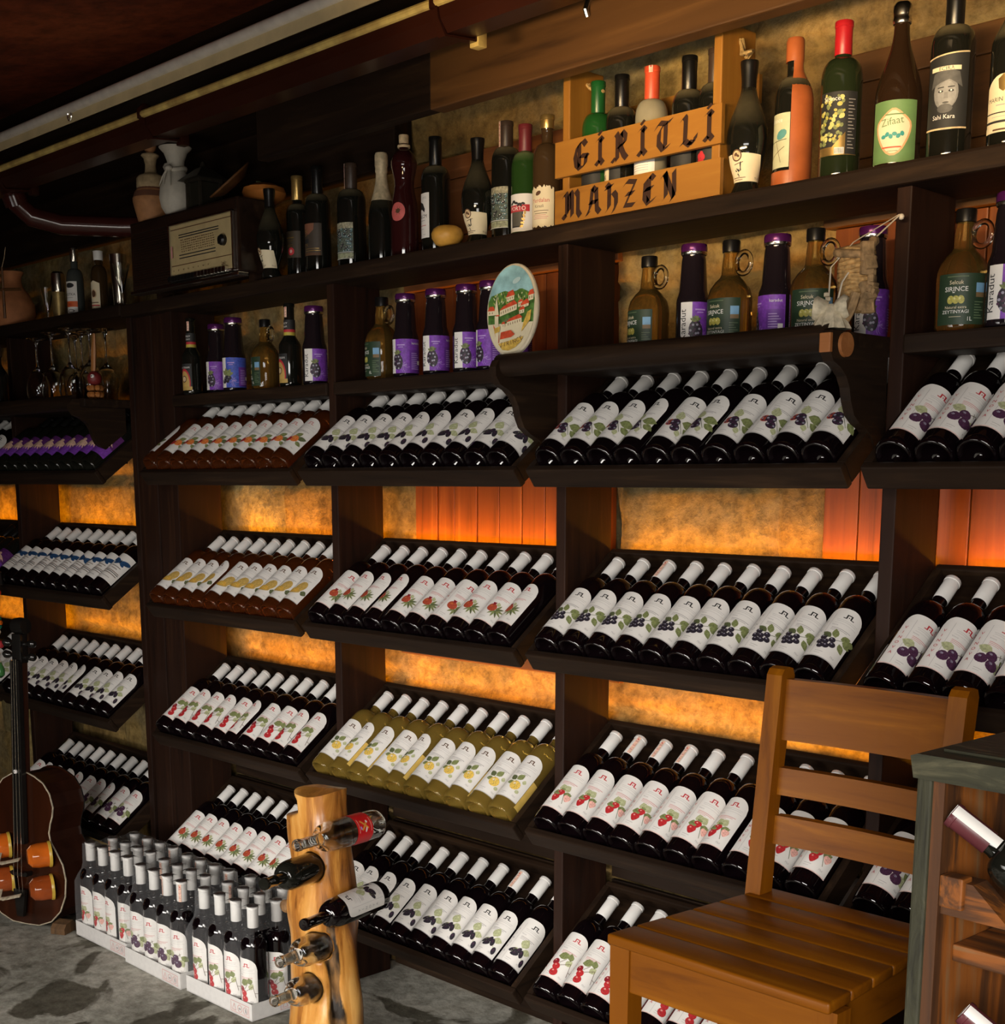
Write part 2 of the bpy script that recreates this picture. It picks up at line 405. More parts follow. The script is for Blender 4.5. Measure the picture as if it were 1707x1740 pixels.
def circ(f, c, r, m, hi=None):
    f.ell(c, r, r, m, n=12)
    if hi: f.ell((c[0]-r*.3, c[1]+r*.35), r*.28, r*.22, hi, n=7)
def fruit_art(f, k, o=(0, 0), s=1.):
    """small watercolour of fruit and leaves around o"""
    def P(x, y): return (o[0]+x*s, o[1]+y*s)
    def leaf(x, y, l, w, a, m=LEAF): f.leaf(P(x, y), l*s, w*s, radians(a), m)
    def stem(x0, y0, x1, y1, m=LEAFD): f.line(P(x0, y0), P(x1, y1), .0009*s, m)
    if k == 'blackberry':
        stem(0, .006, .014, -.014); leaf(-.004, .008, .022, .008, 100, LEAFL); leaf(.004, .006, .026, .009, 8); leaf(.012, -.004, .02, .007, -18); leaf(.006, -.012, .014, .005, -70, LEAFL)
        for x, y, r, m in ((-.015, .0, .008, POMEG), (-.006, .002, .0085, BERRYK), (-.001, -.010, .008, BERRYK)):
            circ(f, P(x, y), r*s, m)
            for i in range(6): f.ell(P(x+.6*r*cos(i*1.05), y+.6*r*sin(i*1.05)), r*.26*s, r*.26*s, BERRYH if i % 3 == 0 else PLUMC, n=6)
    elif k == 'blueberry':
        stem(-.012, -.004, .02, .014)
        for x, y, a in ((.0, .008, 110), (.008, .01, 40), (.012, .008, -5), (.010, .002, -50), (-.006, .006, 150), (.018, .012, 20)): leaf(x, y, .018, .0055, a, LEAF if a % 3 else LEAFD)
        for x, y in ((-.016, .004), (-.010, -.004), (-.002, .002), (-.018, -.006), (-.006, -.012), (-.014, -.014), (.002, -.007)): circ(f, P(x, y), .0052*s, BERRYK, BERRYH)
    elif k == 'strawberry':
        leaf(0, .006, .016, .008, 60, LEAFL); leaf(0, .006, .016, .008, 120, LEAFL); leaf(-.004, .0, .014, .007, 190, LEAF); leaf(.004, .002, .014, .006, -10, LEAF); stem(.004, .002, .012, -.02)
        for x, y, r, m in ((-.002, .002, .0068, REDF), (-.007, -.011, .008, REDF), (.014, -.004, .007, PINKF)):
            f.fan(P(x, y), [P(x+r*cos(t)*(1 if sin(t) > 0 else .95-.35*abs(sin(t))), y+r*(.85 if sin(t) > 0 else 1.35)*sin(t)) for t in [2*pi*i/12 for i in range(12)]], m)
            f.ell(P(x-r*.3, y+r*.2), r*.2*s, r*.2*s, PINKF, n=6)
            for a in (50, 90, 130): leaf(x, y+r*.7, .006, .002, a, LEAF)
    elif k == 'cherry':
        leaf(-.014, .012, .024, .008, 22, LEAF); leaf(.012, .012, .016, .006, 110, LEAF); leaf(.008, .0, .016, .006, 60, LEAFL)
        stem(.0, -.004, .016, .008, INKB); stem(.016, .008, .022, -.018, INKB); stem(.02, -.008, .027, -.009, INKB); stem(-.004, .0, .004, .012, INKB)
        for x, y, r in ((-.012, .0, .0068), (-.006, -.009, .0075), (-.004, -.022, .0082)): circ(f, P(x, y), r*s, REDF if r > .007 else REDD, PINKF)
    elif k == 'plum':
        leaf(-.004, .010, .022, .008, 165, LEAFL); leaf(.012, .008, .022, .007, -35, LEAF); leaf(.010, .0, .020, .007, -65, LEAFL); stem(-.002, .006, .012, .014, INKB); stem(.008, .016, .01, .008, LEAFD)
        for x, y, r in ((-.002, .004, .0085), (-.014, -.006, .009), (.004, -.010, .0095)): circ(f, P(x, y), r*s, PLUMC, BERRYH)
    elif k == 'mulberry':
        leaf(.0, .006, .022, .009, 80, LEAFL); leaf(.004, .002, .018, .007, 5, LEAFL); leaf(-.002, .0, .018, .006, 215, LEAFL); stem(.002, .002, .016, -.020, LEAFL)
        for x, y, a in ((-.013, -.006, 30), (-.002, -.003, 70), (.006, -.006, 100), (-.006, -.012, 20), (.017, -.020, 95)):
            f.ell(P(x, y), .0085*s, .0045*s, BERRYK, radians(a), 12); f.ell(P(x-.001, y+.002), .003*s, .0016*s, PLUMC, radians(a), 6)
    elif k == 'pomegranate':
        for a in (10, -25, -60, -95, -130, 40, 70): leaf(.004, -.004, .017, .0022, a, LEAF if a % 20 else LEAFD)
        leaf(.004, .006, .010, .004, 110, LEAFL)
        circ(f, P(-.006, .0), .0098*s, POMEG, ORANGEF); f.fan(P(-.006, .009), [P(-.010, .013), P(-.008, .007), P(-.004, .007), P(-.002, .013)], REDD)
    elif k == 'peach':
        leaf(-.004, .004, .020, .006, 50, LEAF); leaf(.004, .0, .022, .006, 25, LEAFD); leaf(-.004, -.002, .016, .005, 200, LEAF)
        circ(f, P(.0, -.002), .010*s, ORANGEF, MELON); circ(f, P(-.014, -.006), .008*s, REDF, ORANGEF); leaf(.008, -.008, .016, .005, -20, LEAF)
    elif k == 'melon':
        f.ell(P(.004, .006), .011*s, .017*s, MELOND, radians(-20)); leaf(.012, -.006, .014, .007, -10, LEAFD)
        f.ell(P(-.006, -.008), .017*s, .0085*s, MELOND, radians(5)); f.ell(P(-.007, -.007), .014*s, .0065*s, MELON, radians(5)); f.ell(P(-.007, -.007), .007*s, .0026*s, QUINCE, radians(5))
    elif k == 'quince':
        leaf(-.004, .006, .016, .006, 140, LEAFD); leaf(-.002, .008, .018, .006, 60, LEAF); leaf(-.004, .0, .014, .005, 190, LEAF); leaf(.014, .004, .010, .004, 90, LEAFL); stem(-.002, .006, .004, -.012, LEAFD)
        circ(f, P(.002, -.005), .0105*s, QUINCE, WHITE); circ(f, P(.013, -.016), .004*s, LEAFL)
    elif k == 'cornelian':
        leaf(-.006, .010, .018, .007, 130, LEAFL); leaf(.006, .008, .020, .007, 40, LEAF); stem(.0, .008, .008, .02, INKB)
        for x, y, r in ((-.008, -.002, .007), (.004, -.006, .0075), (-.004, -.014, .007), (.012, .002, .006)): circ(f, P(x, y), r*s, PINKF, WHITE)
def vlabel(kind, ink):
    """arched fruit-wine label, .088 wide and .138 high"""
    f = Flat(); w = .044; h = .141; rr = .034; rl = .022
    def top(u):
        if u > w-rr: return h-rr+sqrt(max(0, rr*rr-(u-(w-rr))**2))
        if u < -w+rl: return h-rl+sqrt(max(0, rl*rl-((-w+rl)-u)**2))
        return h
    f.grid(-w, w, 0, top, PAPER, 26, nv=3)
    lg = .010                                       # mark: small arch with a tail
    for a, b, c, d in ((lg-.0065, .115, lg-.0035, .126), (lg+.003, .115, lg+.006, .126), (lg-.0065, .1235, lg+.006, .126), (lg-.0115, .1145, lg-.0045, .1165), (lg+.0045, .1145, lg+.0115, .1165), (lg-.001, .117, lg+.001, .120)): f.rect(a, b, c, d, ink, 1)
    f.rect(-.012, .1085, .034, .109, INKG); f.rect(-.010, .1045, .032, .105, INKG); f.rect(-.012, .0985, .036, .0989, INKG)
    f.text('Vinova', (-.008, .091), .0048, INKG)
    ti = INKR if ink is INKR else INKG
    f.rect(-.011, .0835, .030, .0848, INKP if ink is INKR else INKG); f.rect(-.011, .0800, .024, .0811, INKP if ink is INKR else INKG); f.rect(-.011, .0765, .010, .0774, INKP if ink is INKR else INKG)
    f.rect(-.020, .004, -.0195, .125, INKG, 1)
    for i, ch in enumerate('VINOVA'): f.text(ch, (-.0315, .098-.0142*i), .0105, ti)
    fruit_art(f, kind, (.009, .048), 1.32)
    f.rect(-.012, .014, .004, .0148, INKG); f.text('75cl', (.026, .010), .006, INKG); f.rect(-.012, .009, .000, .0096, INKG)
    f.rect(-w, 0, w, .0012, PINKF if ink is INKR else INKG)
    return f
def bfly_label():
    f = Flat(); w = .045; f.grid(-w, w, 0, .128, PAPER, 24, nv=2)
    for sgn in (-1, 1):
        f.ell((.006+sgn*.018, .094), .021, .009, BFLY, sgn*radians(18)); f.ell((.006+sgn*.011, .083), .011, .006, BFLY, -sgn*radians(30))
    f.ell((.006, .09), .0016, .010, INK)
    for y, a, b in ((.066, -.012, .026), (.056, -.006, .018), (.044, -.026, .036), (.030, -.026, .036), (.014, -.014, .02)): f.rect(a, y, b, y+.0022, INKG if y < .03 else INKB)
    f.rect(-.028, .038, .038, .0405, INK); return f
def purple_label():
    f = Flat(); w = .05; f.grid(-w, w, 0, .105, PURPLED, 24, nv=2); f.rect(-w, .0, w, .045, PURPLE)
    for i in range(9): f.leaf((.004, .075), .044, .0042, radians(-150+i*15), TAPE)
    f.ell((.004, .078), .009, .006, TAPE); return f

PRE = {}
def proto_bottle(key, glass, lab, caps=CAPW, prof=VP, labz=.035, capz=(.260, .3225), rn=.0142, tape=False):
    """mesh data shared by every bottle of one kind: (body, label, capsule, tape)"""
    body = MB().lathe(prof, glass, 28).mesh('wine_bottle_body', 50)
    lm = lab.wrap(MB(), rfun(prof), labz).mesh('bottle_label', 60)
    cm = MB().lathe(capprof(rn, capz[0], capz[1], extra=.0020), caps, 20); seal(cm, capz[1]+.0006, rn)
    cap = cm.mesh('bottle_capsule', 40)
    tp = strip_flat(.009, .055).wrap(MB(), lambda z: rn+.0036, capz[1]-.062, eps=.0002).mesh('bottle_tax_strip', 60)
    bl = None
    if key == 'quince':
        q = Flat(); q.rect(-.042, 0, .042, .088, plain('gold_back_label', (.66, .44, .10), .5)); bl = q.wrap(MB(), rfun(prof), .026).mesh('back_label', 60)
    PRE[key] = (body, lm, cap, tp, bl)
KINDS = {'blackberry': INK, 'blueberry': INK, 'strawberry': INKR, 'cherry': INKR, 'plum': INKR, 'mulberry': INK, 'pomegranate': INKR, 'peach': INKP, 'melon': INKB, 'quince': INKB}
for k, ink in KINDS.items():
    proto_bottle(k, {'peach': ROSE, 'melon': ROSE, 'quince': YELLOW}.get(k, WINE), vlabel(k, ink))
proto_bottle('butterfly', WINE, bfly_label(), labz=.045)
proto_bottle('purple', BLACKG, purple_label(), CAPB, labz=.045)
def wine(key, label, group, M, tape=False):
    """one wine bottle from its kind's meshes"""
    e = thing('wine_bottle', label, 'bottle', group=group); e.matrix_world = M
    b, l, c, t, bk = PRE[key]
    link('body', b, e); link('label', l, e); link('capsule', c, e)
    if bk: link('back_label', bk, e, rot=(0, 0, 2.2))
    if tape: link('tax_strip', t, e, rot=(0, 0, random.uniform(-.4, .9)))
    return e
ORD = ['first', 'second', 'third', 'fourth', 'fifth', 'sixth', 'seventh', 'eighth', 'ninth', 'tenth', 'eleventh', 'twelfth']
FW = {'blackberry': 'blackberry', 'blueberry': 'blueberry', 'strawberry': 'strawberry', 'cherry': 'cherry', 'plum': 'plum', 'mulberry': 'mulberry', 'pomegranate': 'pomegranate', 'peach': 'orange-red fruit', 'melon': 'melon', 'quince': 'yellow quince', 'butterfly': 'blue butterfly', 'purple': 'purple fan'}

# ------------------------------------------------------------------ shelving
UPR = [-2.99, -2.045, -1.785, -.905, 0., .885, 1.77]          # left faces of the uprights
TU = .032; DEP = .168
TOPZ = 2.113; MIDZ = 1.803
LIPZ = [1.553, 1.12, .684, .252]
SL = atan2(.6, .8)
def board(mb, x0, x1, y0, y1, z0, z1, m, b=.004): mb.box((x0, y0, z0), (x1, y1, z1), m, b)
unit = thing('shelving_unit', 'long dark-stained timber wall shelving with uprights and two long shelves full of bottles', 'shelving', (0, 0, 0))
def part(name, parent, fn, ang=35):
    mb = MB(); fn(mb); return mb.obj(name, parent, ang=ang)
for i, x in enumerate(UPR):
    if i == 0: continue
    part('upright', unit, lambda m: board(m, x, x+TU, 0, DEP, .0, 2.075, W_Z, .003))
part('pilaster_panel', unit, lambda m: [board(m, -2.013, -1.905, .012, .03, 0, 2.075, W_Z), board(m, -1.901, -1.785, .014, .032, 0, 2.075, W_Z)])
part('top_shelf', unit, lambda m: m.box((-2.03, -.028, 2.072), (2.1, .19, TOPZ), W_X, .006))
part('middle_shelf', unit, lambda m: m.box((-1.753, -.008, MIDZ-.036), (-.905, .19, MIDZ), W_X, .005))
part('middle_shelf', unit, lambda m: m.box((-.873, -.008, MIDZ-.036), (-.001, .19, MIDZ), W_X, .005))
part('middle_shelf', unit, lambda m: [m.box((.032, -.17, MIDZ-.03), (.885, .19, MIDZ-.002), W_X, .005)])
part('middle_shelf', unit, lambda m: m.box((.917, -.008, MIDZ-.036), (1.77, .19, MIDZ), W_X, .005))
for x0_, x1_ in ((-1.753, -.905), (-.873, -.001), (.032, .885), (.917, 1.77)):
    part('back_panel', unit, lambda m: [m.box((x0_+.002, .186, .02+.16*i), (x1_-.002, .2, .172+.16*i), W_X, .002) for i in range(4)])
def halfround(m, x0, x1):
    n = 12; pts = [(-.17+.0-.024*sin(pi*i/n), MIDZ-.014-.026*cos(pi*i/n)*-1) for i in range(n+1)]
    m.prism(pts, 'X', x0, x1, W_X, smooth=True)
part('shelf_rail', unit, lambda m: halfround(m, -.02, .862), 60)
def bracket(m, x0, x1):
    P = [(.0, 1.80), (-.196, 1.80), (-.205, 1.785), (-.205, 1.765), (-.19, 1.745), (-.165, 1.735), (-.145, 1.72), (-.132, 1.70), (-.125, 1.675), (-.112, 1.65), (-.09, 1.635), (-.065, 1.625), (-.045, 1.61), (-.03, 1.585), (.0, 1.585)]
    m.prism(P, 'X', x0, x1, W_Y)
part('bracket', unit, lambda m: bracket(m, .862, .884))
part('bracket', unit, lambda m: bracket(m, -.02, .002))
def disc(m, c, r, mat, d=.006):
    M = Matrix.Translation(c) @ Matrix.Rotation(pi/2, 4, 'Y')
    m.lathe([(0, 0), (r, 0), (r*.96, d), (0, d)], mat, 20, M)
ORW = wood('cut_end_wood', [(.22, .075, .02), (.32, .115, .03), (.4, .16, .05)], 'X', rough=.6)
part('dowel_end', unit, lambda m: disc(m, (.884, -.155, 1.776), .023, ORW))
part('bracket_chip', unit, lambda m: m.box((.8619, -.2065, 1.76), (.8855, -.197, 1.795), ORW, .002))

unit2 = thing('shelving_unit', 'darkest left end of timber wall shelving, holding wine glasses and purple-label bottles', 'shelving', (0, 0, 0))
part('upright', unit2, lambda m: board(m, UPR[0], UPR[0]+TU, 0, DEP, 0, 2.075, W_Z, .003))
part('top_shelf', unit2, lambda m: m.box((-4.3, -.028, 2.078), (-2.034, .19, TOPZ+.006), W_X, .008))
part('middle_shelf', unit2, lambda m: m.box((-2.958, -.17, MIDZ-.03), (-2.046, .19, MIDZ-.002), W_X, .005))
part('middle_shelf', unit2, lambda m: m.box((-4.3, -.17, MIDZ-.03), (-2.991, .19, MIDZ-.002), W_X, .005))
part('shelf_rail', unit2, lambda m: halfround(m, -4.3, -2.10), 60)
part('bracket', unit2, lambda m: bracket(m, -2.10, -2.078))

# ------------------------------------------------------------------ trays of bottles
def tray(x0, x1, lipz, label, group='sloping bottle trays'):
    t = thing('display_tray', label, 'tray', (0, -.117, lipz-.038), group=group)
    R = Matrix.Rotation(SL, 4, 'X')
    sh = .018; Ln = .394; hn = .047
    part('base_board', t, lambda m: m.box((x0+sh, .018, 0), (x1-sh, Ln-.016, .012), W_X, .001, R))
    part('front_lip', t, lambda m: m.box((x0, 0, -.004), (x1, .018, hn), W_X, .004, R))
    part('back_rail', t, lambda m: m.box((x0+.002, Ln-.016, 0), (x1-.002, Ln, hn+.006), W_X, .004, R))
    for a in (x0, x1-sh):
        part('side_rail', t, lambda m: m.prism([(.018, 0), (Ln-.016, 0), (Ln-.016, hn+.004), (.018, hn)], 'X', a, a+sh, W_Y, R))
    return t
def fill(x0, x1, lipz, key, spins, where, tapes=(), n=10, skip=(), rev=False):
    a = -(pi/2-SL); w = x1-x0-.040; gap = w/10; fw = FW[key]
    axis = Vector((0, cos(SL), sin(SL))); nor = Vector((0, -sin(SL), cos(SL)))
    O = Vector((0, -.117, lipz-.038))
    for i in range(n):
        if i in skip: continue
        p = O+axis*(.0205+random.uniform(0, .003))+nor*(.012+.0397); p.x = x0+.020+gap*(i+.5)+random.uniform(-.0008, .0008)
        M = Matrix.Translation(p) @ Matrix.Rotation(a, 4, 'X') @ Matrix.Rotation(spins[i % len(spins)]+.12, 4, 'Z')
        lab = '%s bottle from the %s, %s label, %s' % (ORD[n-1-i] if rev else ORD[i], 'right' if rev else 'left', fw, where)
        wine(key, lab, 'wine bottles in trays', M, tape=(i in tapes))
BAY = {'L': (UPR[0]+TU+.004, UPR[1]-.004), '2': (UPR[2]+TU+.004, UPR[3]-.004), '3': (UPR[3]+TU+.004, UPR[4]-.004), '4': (UPR[4]+TU+.004, UPR[5]-.004), '5': (UPR[5]+TU+.004, UPR[6]-.004), 'LL': (UPR[0]-.88, UPR[0]-.004)}
BN = {'L': 'dim bay behind the cello', '2': 'bay below the radio', '3': 'bay left of oval plaque', '4': 'bay behind the chair', '5': 'far right bay', 'LL': 'bay at left frame edge'}
RN = ['top', 'upper-middle', 'lower-middle', 'bottom']
ROWS = [
 ('L', 0, 'purple', [.1, .05, .1, .0, .1, .1, .0, .1, .05, .1], (), 10, ()),
 ('L', 1, 'butterfly', [.0, -.2, -.3, 0, .0, .0, .25, -.1, .0, .35], (2,), 10, ()),
 ('L', 2, 'mulberry', [.1, .0, 0, -.05, -.2, -.5, .1, .1, -.1, .1], (), 10, ()),
 ('L', 3, 'plum', [.1, -.2, -.2, -.1, -.3, 0, -.2, -.4, 0, .1], (), 10, ()),
 ('2', 0, 'peach', [-.85, .1, .0, .05, .0, .0, .05, .1, .0, .05], (), 10, ()),
 ('2', 1, 'melon', [.0, -.05, -.05, -.45, .15, .1, .05, .0, -.05, -.1], (), 10, ()),
 ('2', 2, 'cherry', [.2, -.1, .0, -.2, .15, -.5, .0, .25, -.2, -.05], (), 10, ()),
 ('2', 3, 'pomegranate', [.2, .1, 0, .05, .05, .1, .1, -.3, .1, .1], (), 10, ()),
 ('3', 0, 'mulberry', [.15, .1, .05, .1, -.2, -.2, .0, -.2, .1, .7], (), 10, ()),
 ('3', 1, 'pomegranate', [.35, -.2, -.3, -.45, .1, .2, .5, .0, .15, -.4], (), 10, ()),
 ('3', 2, 'quince', [.1, -.4, -.2, .2, -.4, .05, -.05, -.1, .15, .0], (), 10, ()),
 ('3', 3, 'mulberry', [.1, -.2, -.2, -.15, .05, .15, .0, .05, -.1, .4], (7, 9), 10, ()),
 ('4', 0, 'blackberry', [.0, -.1, -.15, -.5, .2, -.35, .05, .3, .05, .15], (), 10, ()),
 ('4', 1, 'blueberry', [-.05, -.05, .0, .0, .1, .05, .1, .35, .15, .2], (2,), 10, ()),
 ('4', 2, 'strawberry', [-.05, .0, .25, .25, .25, .25, -.3, .35, .1, .1], (1, 2, 3, 8), 10, ()),
 ('4', 3, 'cherry', [.05, .0, .3, .55, .6, .6, .6, .5, .3, .3], (), 8, ()),
 ('5', 0, 'plum', [.62, .5, .6, .4], (), 5, ()),
 ('5', 1, 'plum', [.66, .62, .5, .4], (), 5, ()),
 ('5', 2, 'plum', [.4, .3, .3], (), 3, ()),
 ('LL', 0, 'mulberry', [.2, .1], (), 10, range(0, 6)),
 ('LL', 1, 'purple', [.2, .1], (), 10, range(0, 6)),
 ('LL', 2, 'mulberry', [.5, .3], (), 10, range(0, 6)),
]
for b, r, k, sp, tp, n, sk in ROWS:
    x0, x1 = BAY[b]
    tray(x0, x1, LIPZ[r], '%s sloping tray of %s-label wine, %s' % (RN[r], FW[k], BN[b]))
    fill(x0, x1, LIPZ[r], k, sp, '%s tray, %s' % (RN[r], BN[b]), tp, n, sk, rev=(b == 'LL' or (b, r) == ('3', 3)))
# ------------------------------------------------------------------ camera
cam = bpy.data.cameras.new('camera'); co = link('camera', cam)
F = 2290.
cam.sensor_fit = 'HORIZONTAL'; cam.sensor_width = 36.; cam.lens = F*36/1707
cam.shift_y = (1240.-870.)/1707.
cam.clip_start = .05; cam.clip_end = 60
Xr, Yr, Zr = Vector((.69534629, -.13113919, .70660883)), Vector((.71867485, .12688235, -.68367195)), Vector((0., .98321075, .18247361))
Mr = Matrix((Xr, Yr, Zr)).to_4x4(); Mr.translation = Vector((2.30146, -2.40873, 1.53))
co.matrix_world = Mr
S.camera = co

# ------------------------------------------------------------------ setting
STONE = stone_mat('wall_stone', [(.21, .125, .04), (.46, .30, .10), (.35, .255, .12), (.62, .43, .16)])
CONC = stone_mat('floor_concrete', [(.22, .21, .17), (.44, .43, .37), (.56, .54, .47), (.66, .62, .53)], scale=1.6, bump=.35, rough=.75)
def fl_stain():
    nt = CONC.node_tree; L = nt.links.new; b = nt.nodes['Principled BSDF']
    src = b.inputs['Base Color'].links[0].from_socket
    tc = nt.nodes['Texture Coordinate']; n = nt.nodes.new('ShaderNodeTexNoise'); n.inputs['Scale'].default_value = 2.1; n.inputs['Detail'].default_value = 8; n.inputs['Distortion'].default_value = 1.6
    r = nt.nodes.new('ShaderNodeValToRGB'); r.color_ramp.elements[0].position = .525; r.color_ramp.elements[1].position = .56
    r.color_ramp.elements[0].color = (1, 1, 1, 1); r.color_ramp.elements[1].color = (.16, .14, .10, 1)
    m = nt.nodes.new('ShaderNodeMixRGB'); m.blend_type = 'MULTIPLY'; m.inputs['Fac'].default_value = .85
    L(tc.outputs['Object'], n.inputs['Vector']); L(n.outputs['Fac'], r.inputs['Fac']); L(src, m.inputs['Color1']); L(r.outputs['Color'], m.inputs['Color2']); L(m.outputs['Color'], b.inputs['Base Color'])
fl_stain()
def tint_attr(me, cols):
    a = me.color_attributes.new('tint', 'FLOAT_COLOR', 'POINT')
    a.data.foreach_set('color', [x for c in cols for x in (c[0], c[1], c[2], 1.)])
WIN = [(-.80, -.03, 1.06, 2.40), (.605, 1.85, 1.15, 2.40)]
def stone_wall():
    """rubble blocks in uneven courses, relief pushed out of the wall face"""
    x0, x1, z0, z1, d = -5.2, 2.6, -.05, 3.1, .024
    rnd = random.Random(3); courses = []; z = z0
    while z < z1:
        h = rnd.uniform(.17, .33); cuts = [x0-.5]
        while cuts[-1] < x1+.5: cuts.append(cuts[-1]+rnd.uniform(.24, .62))
        courses.append((z, z+h, cuts, [(rnd.uniform(-.006, .012), rnd.uniform(.72, 1.12), rnd.uniform(-.1, .1)) for _ in cuts])); z += h
    nx = int((x1-x0)/d); nz = int((z1-z0)/d); vs = []; cols = []
    for j in range(nz+1):
        for i in range(nx+1):
            x = x0+d*i; z = z0+d*j
            xx = x+.03*mnoise.noise((x*4, z*4, 1)); zz = z+.03*mnoise.noise((x*4, z*4, 7))
            c = next((c for c in courses if c[0] <= zz < c[1]), courses[-1])
            k = max(0, next((q for q, t in enumerate(c[2]) if t > xx), 1)-1)
            e = min(zz-c[0], c[1]-zz, xx-c[2][k], c[2][k+1]-xx if k+1 < len(c[2]) else 1)
            pr, br, hu = c[3][k]
            t = max(0, min(1, e/.022)); t = t*t*(3-2*t)
            rel = t*(.018+pr+.014*mnoise.noise((x*6, z*6, 3)))+.007*mnoise.noise((x*16, z*16, 5))+.003*mnoise.noise((x*34, z*34, 8))
            if any(a_ < x < b_ and c_ < z < d_ for a_, b_, c_, d_ in WIN): rel = -.03
            vs.append((x, .262-rel, z)); b = (1.05 if t < .35 else br)
            cols.append((b*(1+hu), b, b*(1-hu)))
    w = nx+1
    fs = [(j*w+i, j*w+i+1, (j+1)*w+i+1, (j+1)*w+i) for j in range(nz) for i in range(nx)]
    me = bpy.data.meshes.new('wall_back'); me.from_pydata(vs, [], fs); me.materials.append(STONE); tint_attr(me, cols)
    me.polygons.foreach_set('use_smooth', [True]*len(fs)); me.update()
    struct(link('wall_back', me))
stone_wall()
def floor():
    x0, x1, y0, y1, d = -5.2, 3.6, -4.2, .3, .05
    nx = int((x1-x0)/d); ny = int((y1-y0)/d); vs = []; cols = []
    for j in range(ny+1):
        for i in range(nx+1):
            x = x0+d*i; y = y0+d*j
            vs.append((x, y, -.001+.0015*mnoise.noise((x*3, y*3, 0)))); cols.append((1, 1, 1))
    w = nx+1; fs = [(j*w+i, j*w+i+1, (j+1)*w+i+1, (j+1)*w+i) for j in range(ny) for i in range(nx)]
    me = bpy.data.meshes.new('floor'); me.from_pydata(vs, [], fs); me.materials.append(CONC); tint_attr(me, cols)
    me.polygons.foreach_set('use_smooth', [True]*len(fs)); me.update(); struct(link('floor', me))
floor()
# raised terrace step that carries chair and cabinet (its edge lies just below the picture)
mb = MB(); mb.box((.66, -4.2, .0), (3.6, -.2, .30), CONC, .012); st = mb.obj('trim_step'); struct(st)
tint_attr(st.data, [(1, 1, 1)]*len(st.data.vertices))
# shuttered windows set in the stone
def shutter(name, x0, x1, z0, z1, sillz, seed):
    rnd = random.Random(seed); e = link(name, None); struct(e)
    mb = MB(); x = x0
    while x < x1-.01:
        w = min(rnd.uniform(.072, .1), x1-x); k = rnd.uniform(0, .004)
        mb.box((x, .2365-k, z0), (x+w-.0035, .262, z1), PLANK, .002); x += w
    mb.obj('plank_panel', e)
    mb = MB(); mb.box((x0-.05, .21, sillz-.045), (x1+.06, .26, sillz), PLANKX, .004); mb.obj('sill', e)
    mb = MB(); zz = z1
    for h in (.13, .15, .1):
        mb.box((x0-.02, .214, zz+.0015), (x1+.03, .262, min(zz+h, 2.4)), PLANKX if name != 'window_2' else BEAM, .003); zz += h
    mb.obj('lintel', e)
shutter('window_1', -.80, -.03, 1.10, 2.06, 1.055, 2)
shutter('window_2', .605, 1.85, 1.20, 2.06, 1.14, 5)
# eaves: beam, gutter, awning roll, ceiling
mb = MB(); mb.box((-.31, -.125, 2.405), (2.6, -.080, 2.62), BEAM, .004); struct(mb.obj('trim_1'))
mb = MB(); mb.box((-1.05, -.121, 2.408), (-.312, -.082, 2.62), W_X, .004); struct(mb.obj('trim_shaded_beam'))  # shaded stretch of the beam, its shade put in as darker wood
mb = MB(); mb.box((-5.0, .17, 2.40), (-.80, .235, 2.60), W_X, .004); struct(mb.obj('trim_shade_board'))  # dark board added over the wall where only shade falls
mb = MB(); mb.box((-5.0, -.08, 2.60), (2.6, .27, 2.64), W_X); struct(mb.obj('trim_2'))
CEIL = stone_mat('ceiling_paint', [(.03, .007, .003), (.17, .032, .010), (.34, .075, .022)], scale=1.4, bump=.1, rough=.7)
mb = MB(); mb.prism([(-.30, 2.70), (-3.5, 2.25), (-3.5, 2.31), (-.30, 2.78)], 'X', -6., 6., CEIL)  # unseen outer edge dropped low to keep sky light off the upper shelves
ce = mb.obj('ceiling'); struct(ce); tint_attr(ce.data, [(1, 1, 1)]*len(ce.data.vertices))
mb = MB(); mb.box((-4.8, -.30, 2.60), (2.6, -.02, 2.74), W_X); struct(mb.obj('trim_3'))
GUT = plain('gutter_brown', (.040, .010, .005), .3, .3, var=.2, scale=6)
COP = plain('copper_lip', (.85, .55, .18), .4, .3, var=.4, scale=18)
PIPEM = plain('pipe_brown', (.05, .012, .009), .16, var=.1)
g = thing('roof_gutter', 'long brown roof gutter with a copper lip and strap brackets, running under the eaves', 'gutter')
GX0, GX1 = -2.5, 1.1
def gprof(o=0., t=0.):
    return [(-.405-o, 2.500), (-.400-o, 2.472), (-.380-o, 2.448-o), (-.305+o, 2.455-o), (-.285+o, 2.475), (-.283+o, 2.56)]
def trough(mb, o, x0, x1, m):
    P = gprof(o); Q = [(p[0]+(.004 if i < 3 else -.004), p[1]+.005) for i, p in enumerate(P)]
    mb.prism(P+Q[::-1], 'X', x0, x1, m)
part('trough', g, lambda m: trough(m, 0, GX0, GX1, GUT))
part('lip', g, lambda m: m.tube([(GX0, -.407, 2.498), (GX1, -.407, 2.505)], .0095, COP, 10))
for bx in (-2.10, -1.18, .02, .95):
    part('strap_bracket', g, lambda m: [trough(m, .007, bx, bx+.02, GUT), m.tube([(bx+.01, -.412, 2.490), (bx+.01, -.413, 2.512), (bx+.01, -.400, 2.524), (bx+.01, -.383, 2.520)], .008, GUT, 6), m.box((bx-.004, -.296, 2.44), (bx+.024, -.27, 2.475), COP if bx > 0 else GUT, .003)])
dp = thing('drain_pipe', 'glossy dark brown drain pipe elbow turning under the gutter at the left', 'pipe')
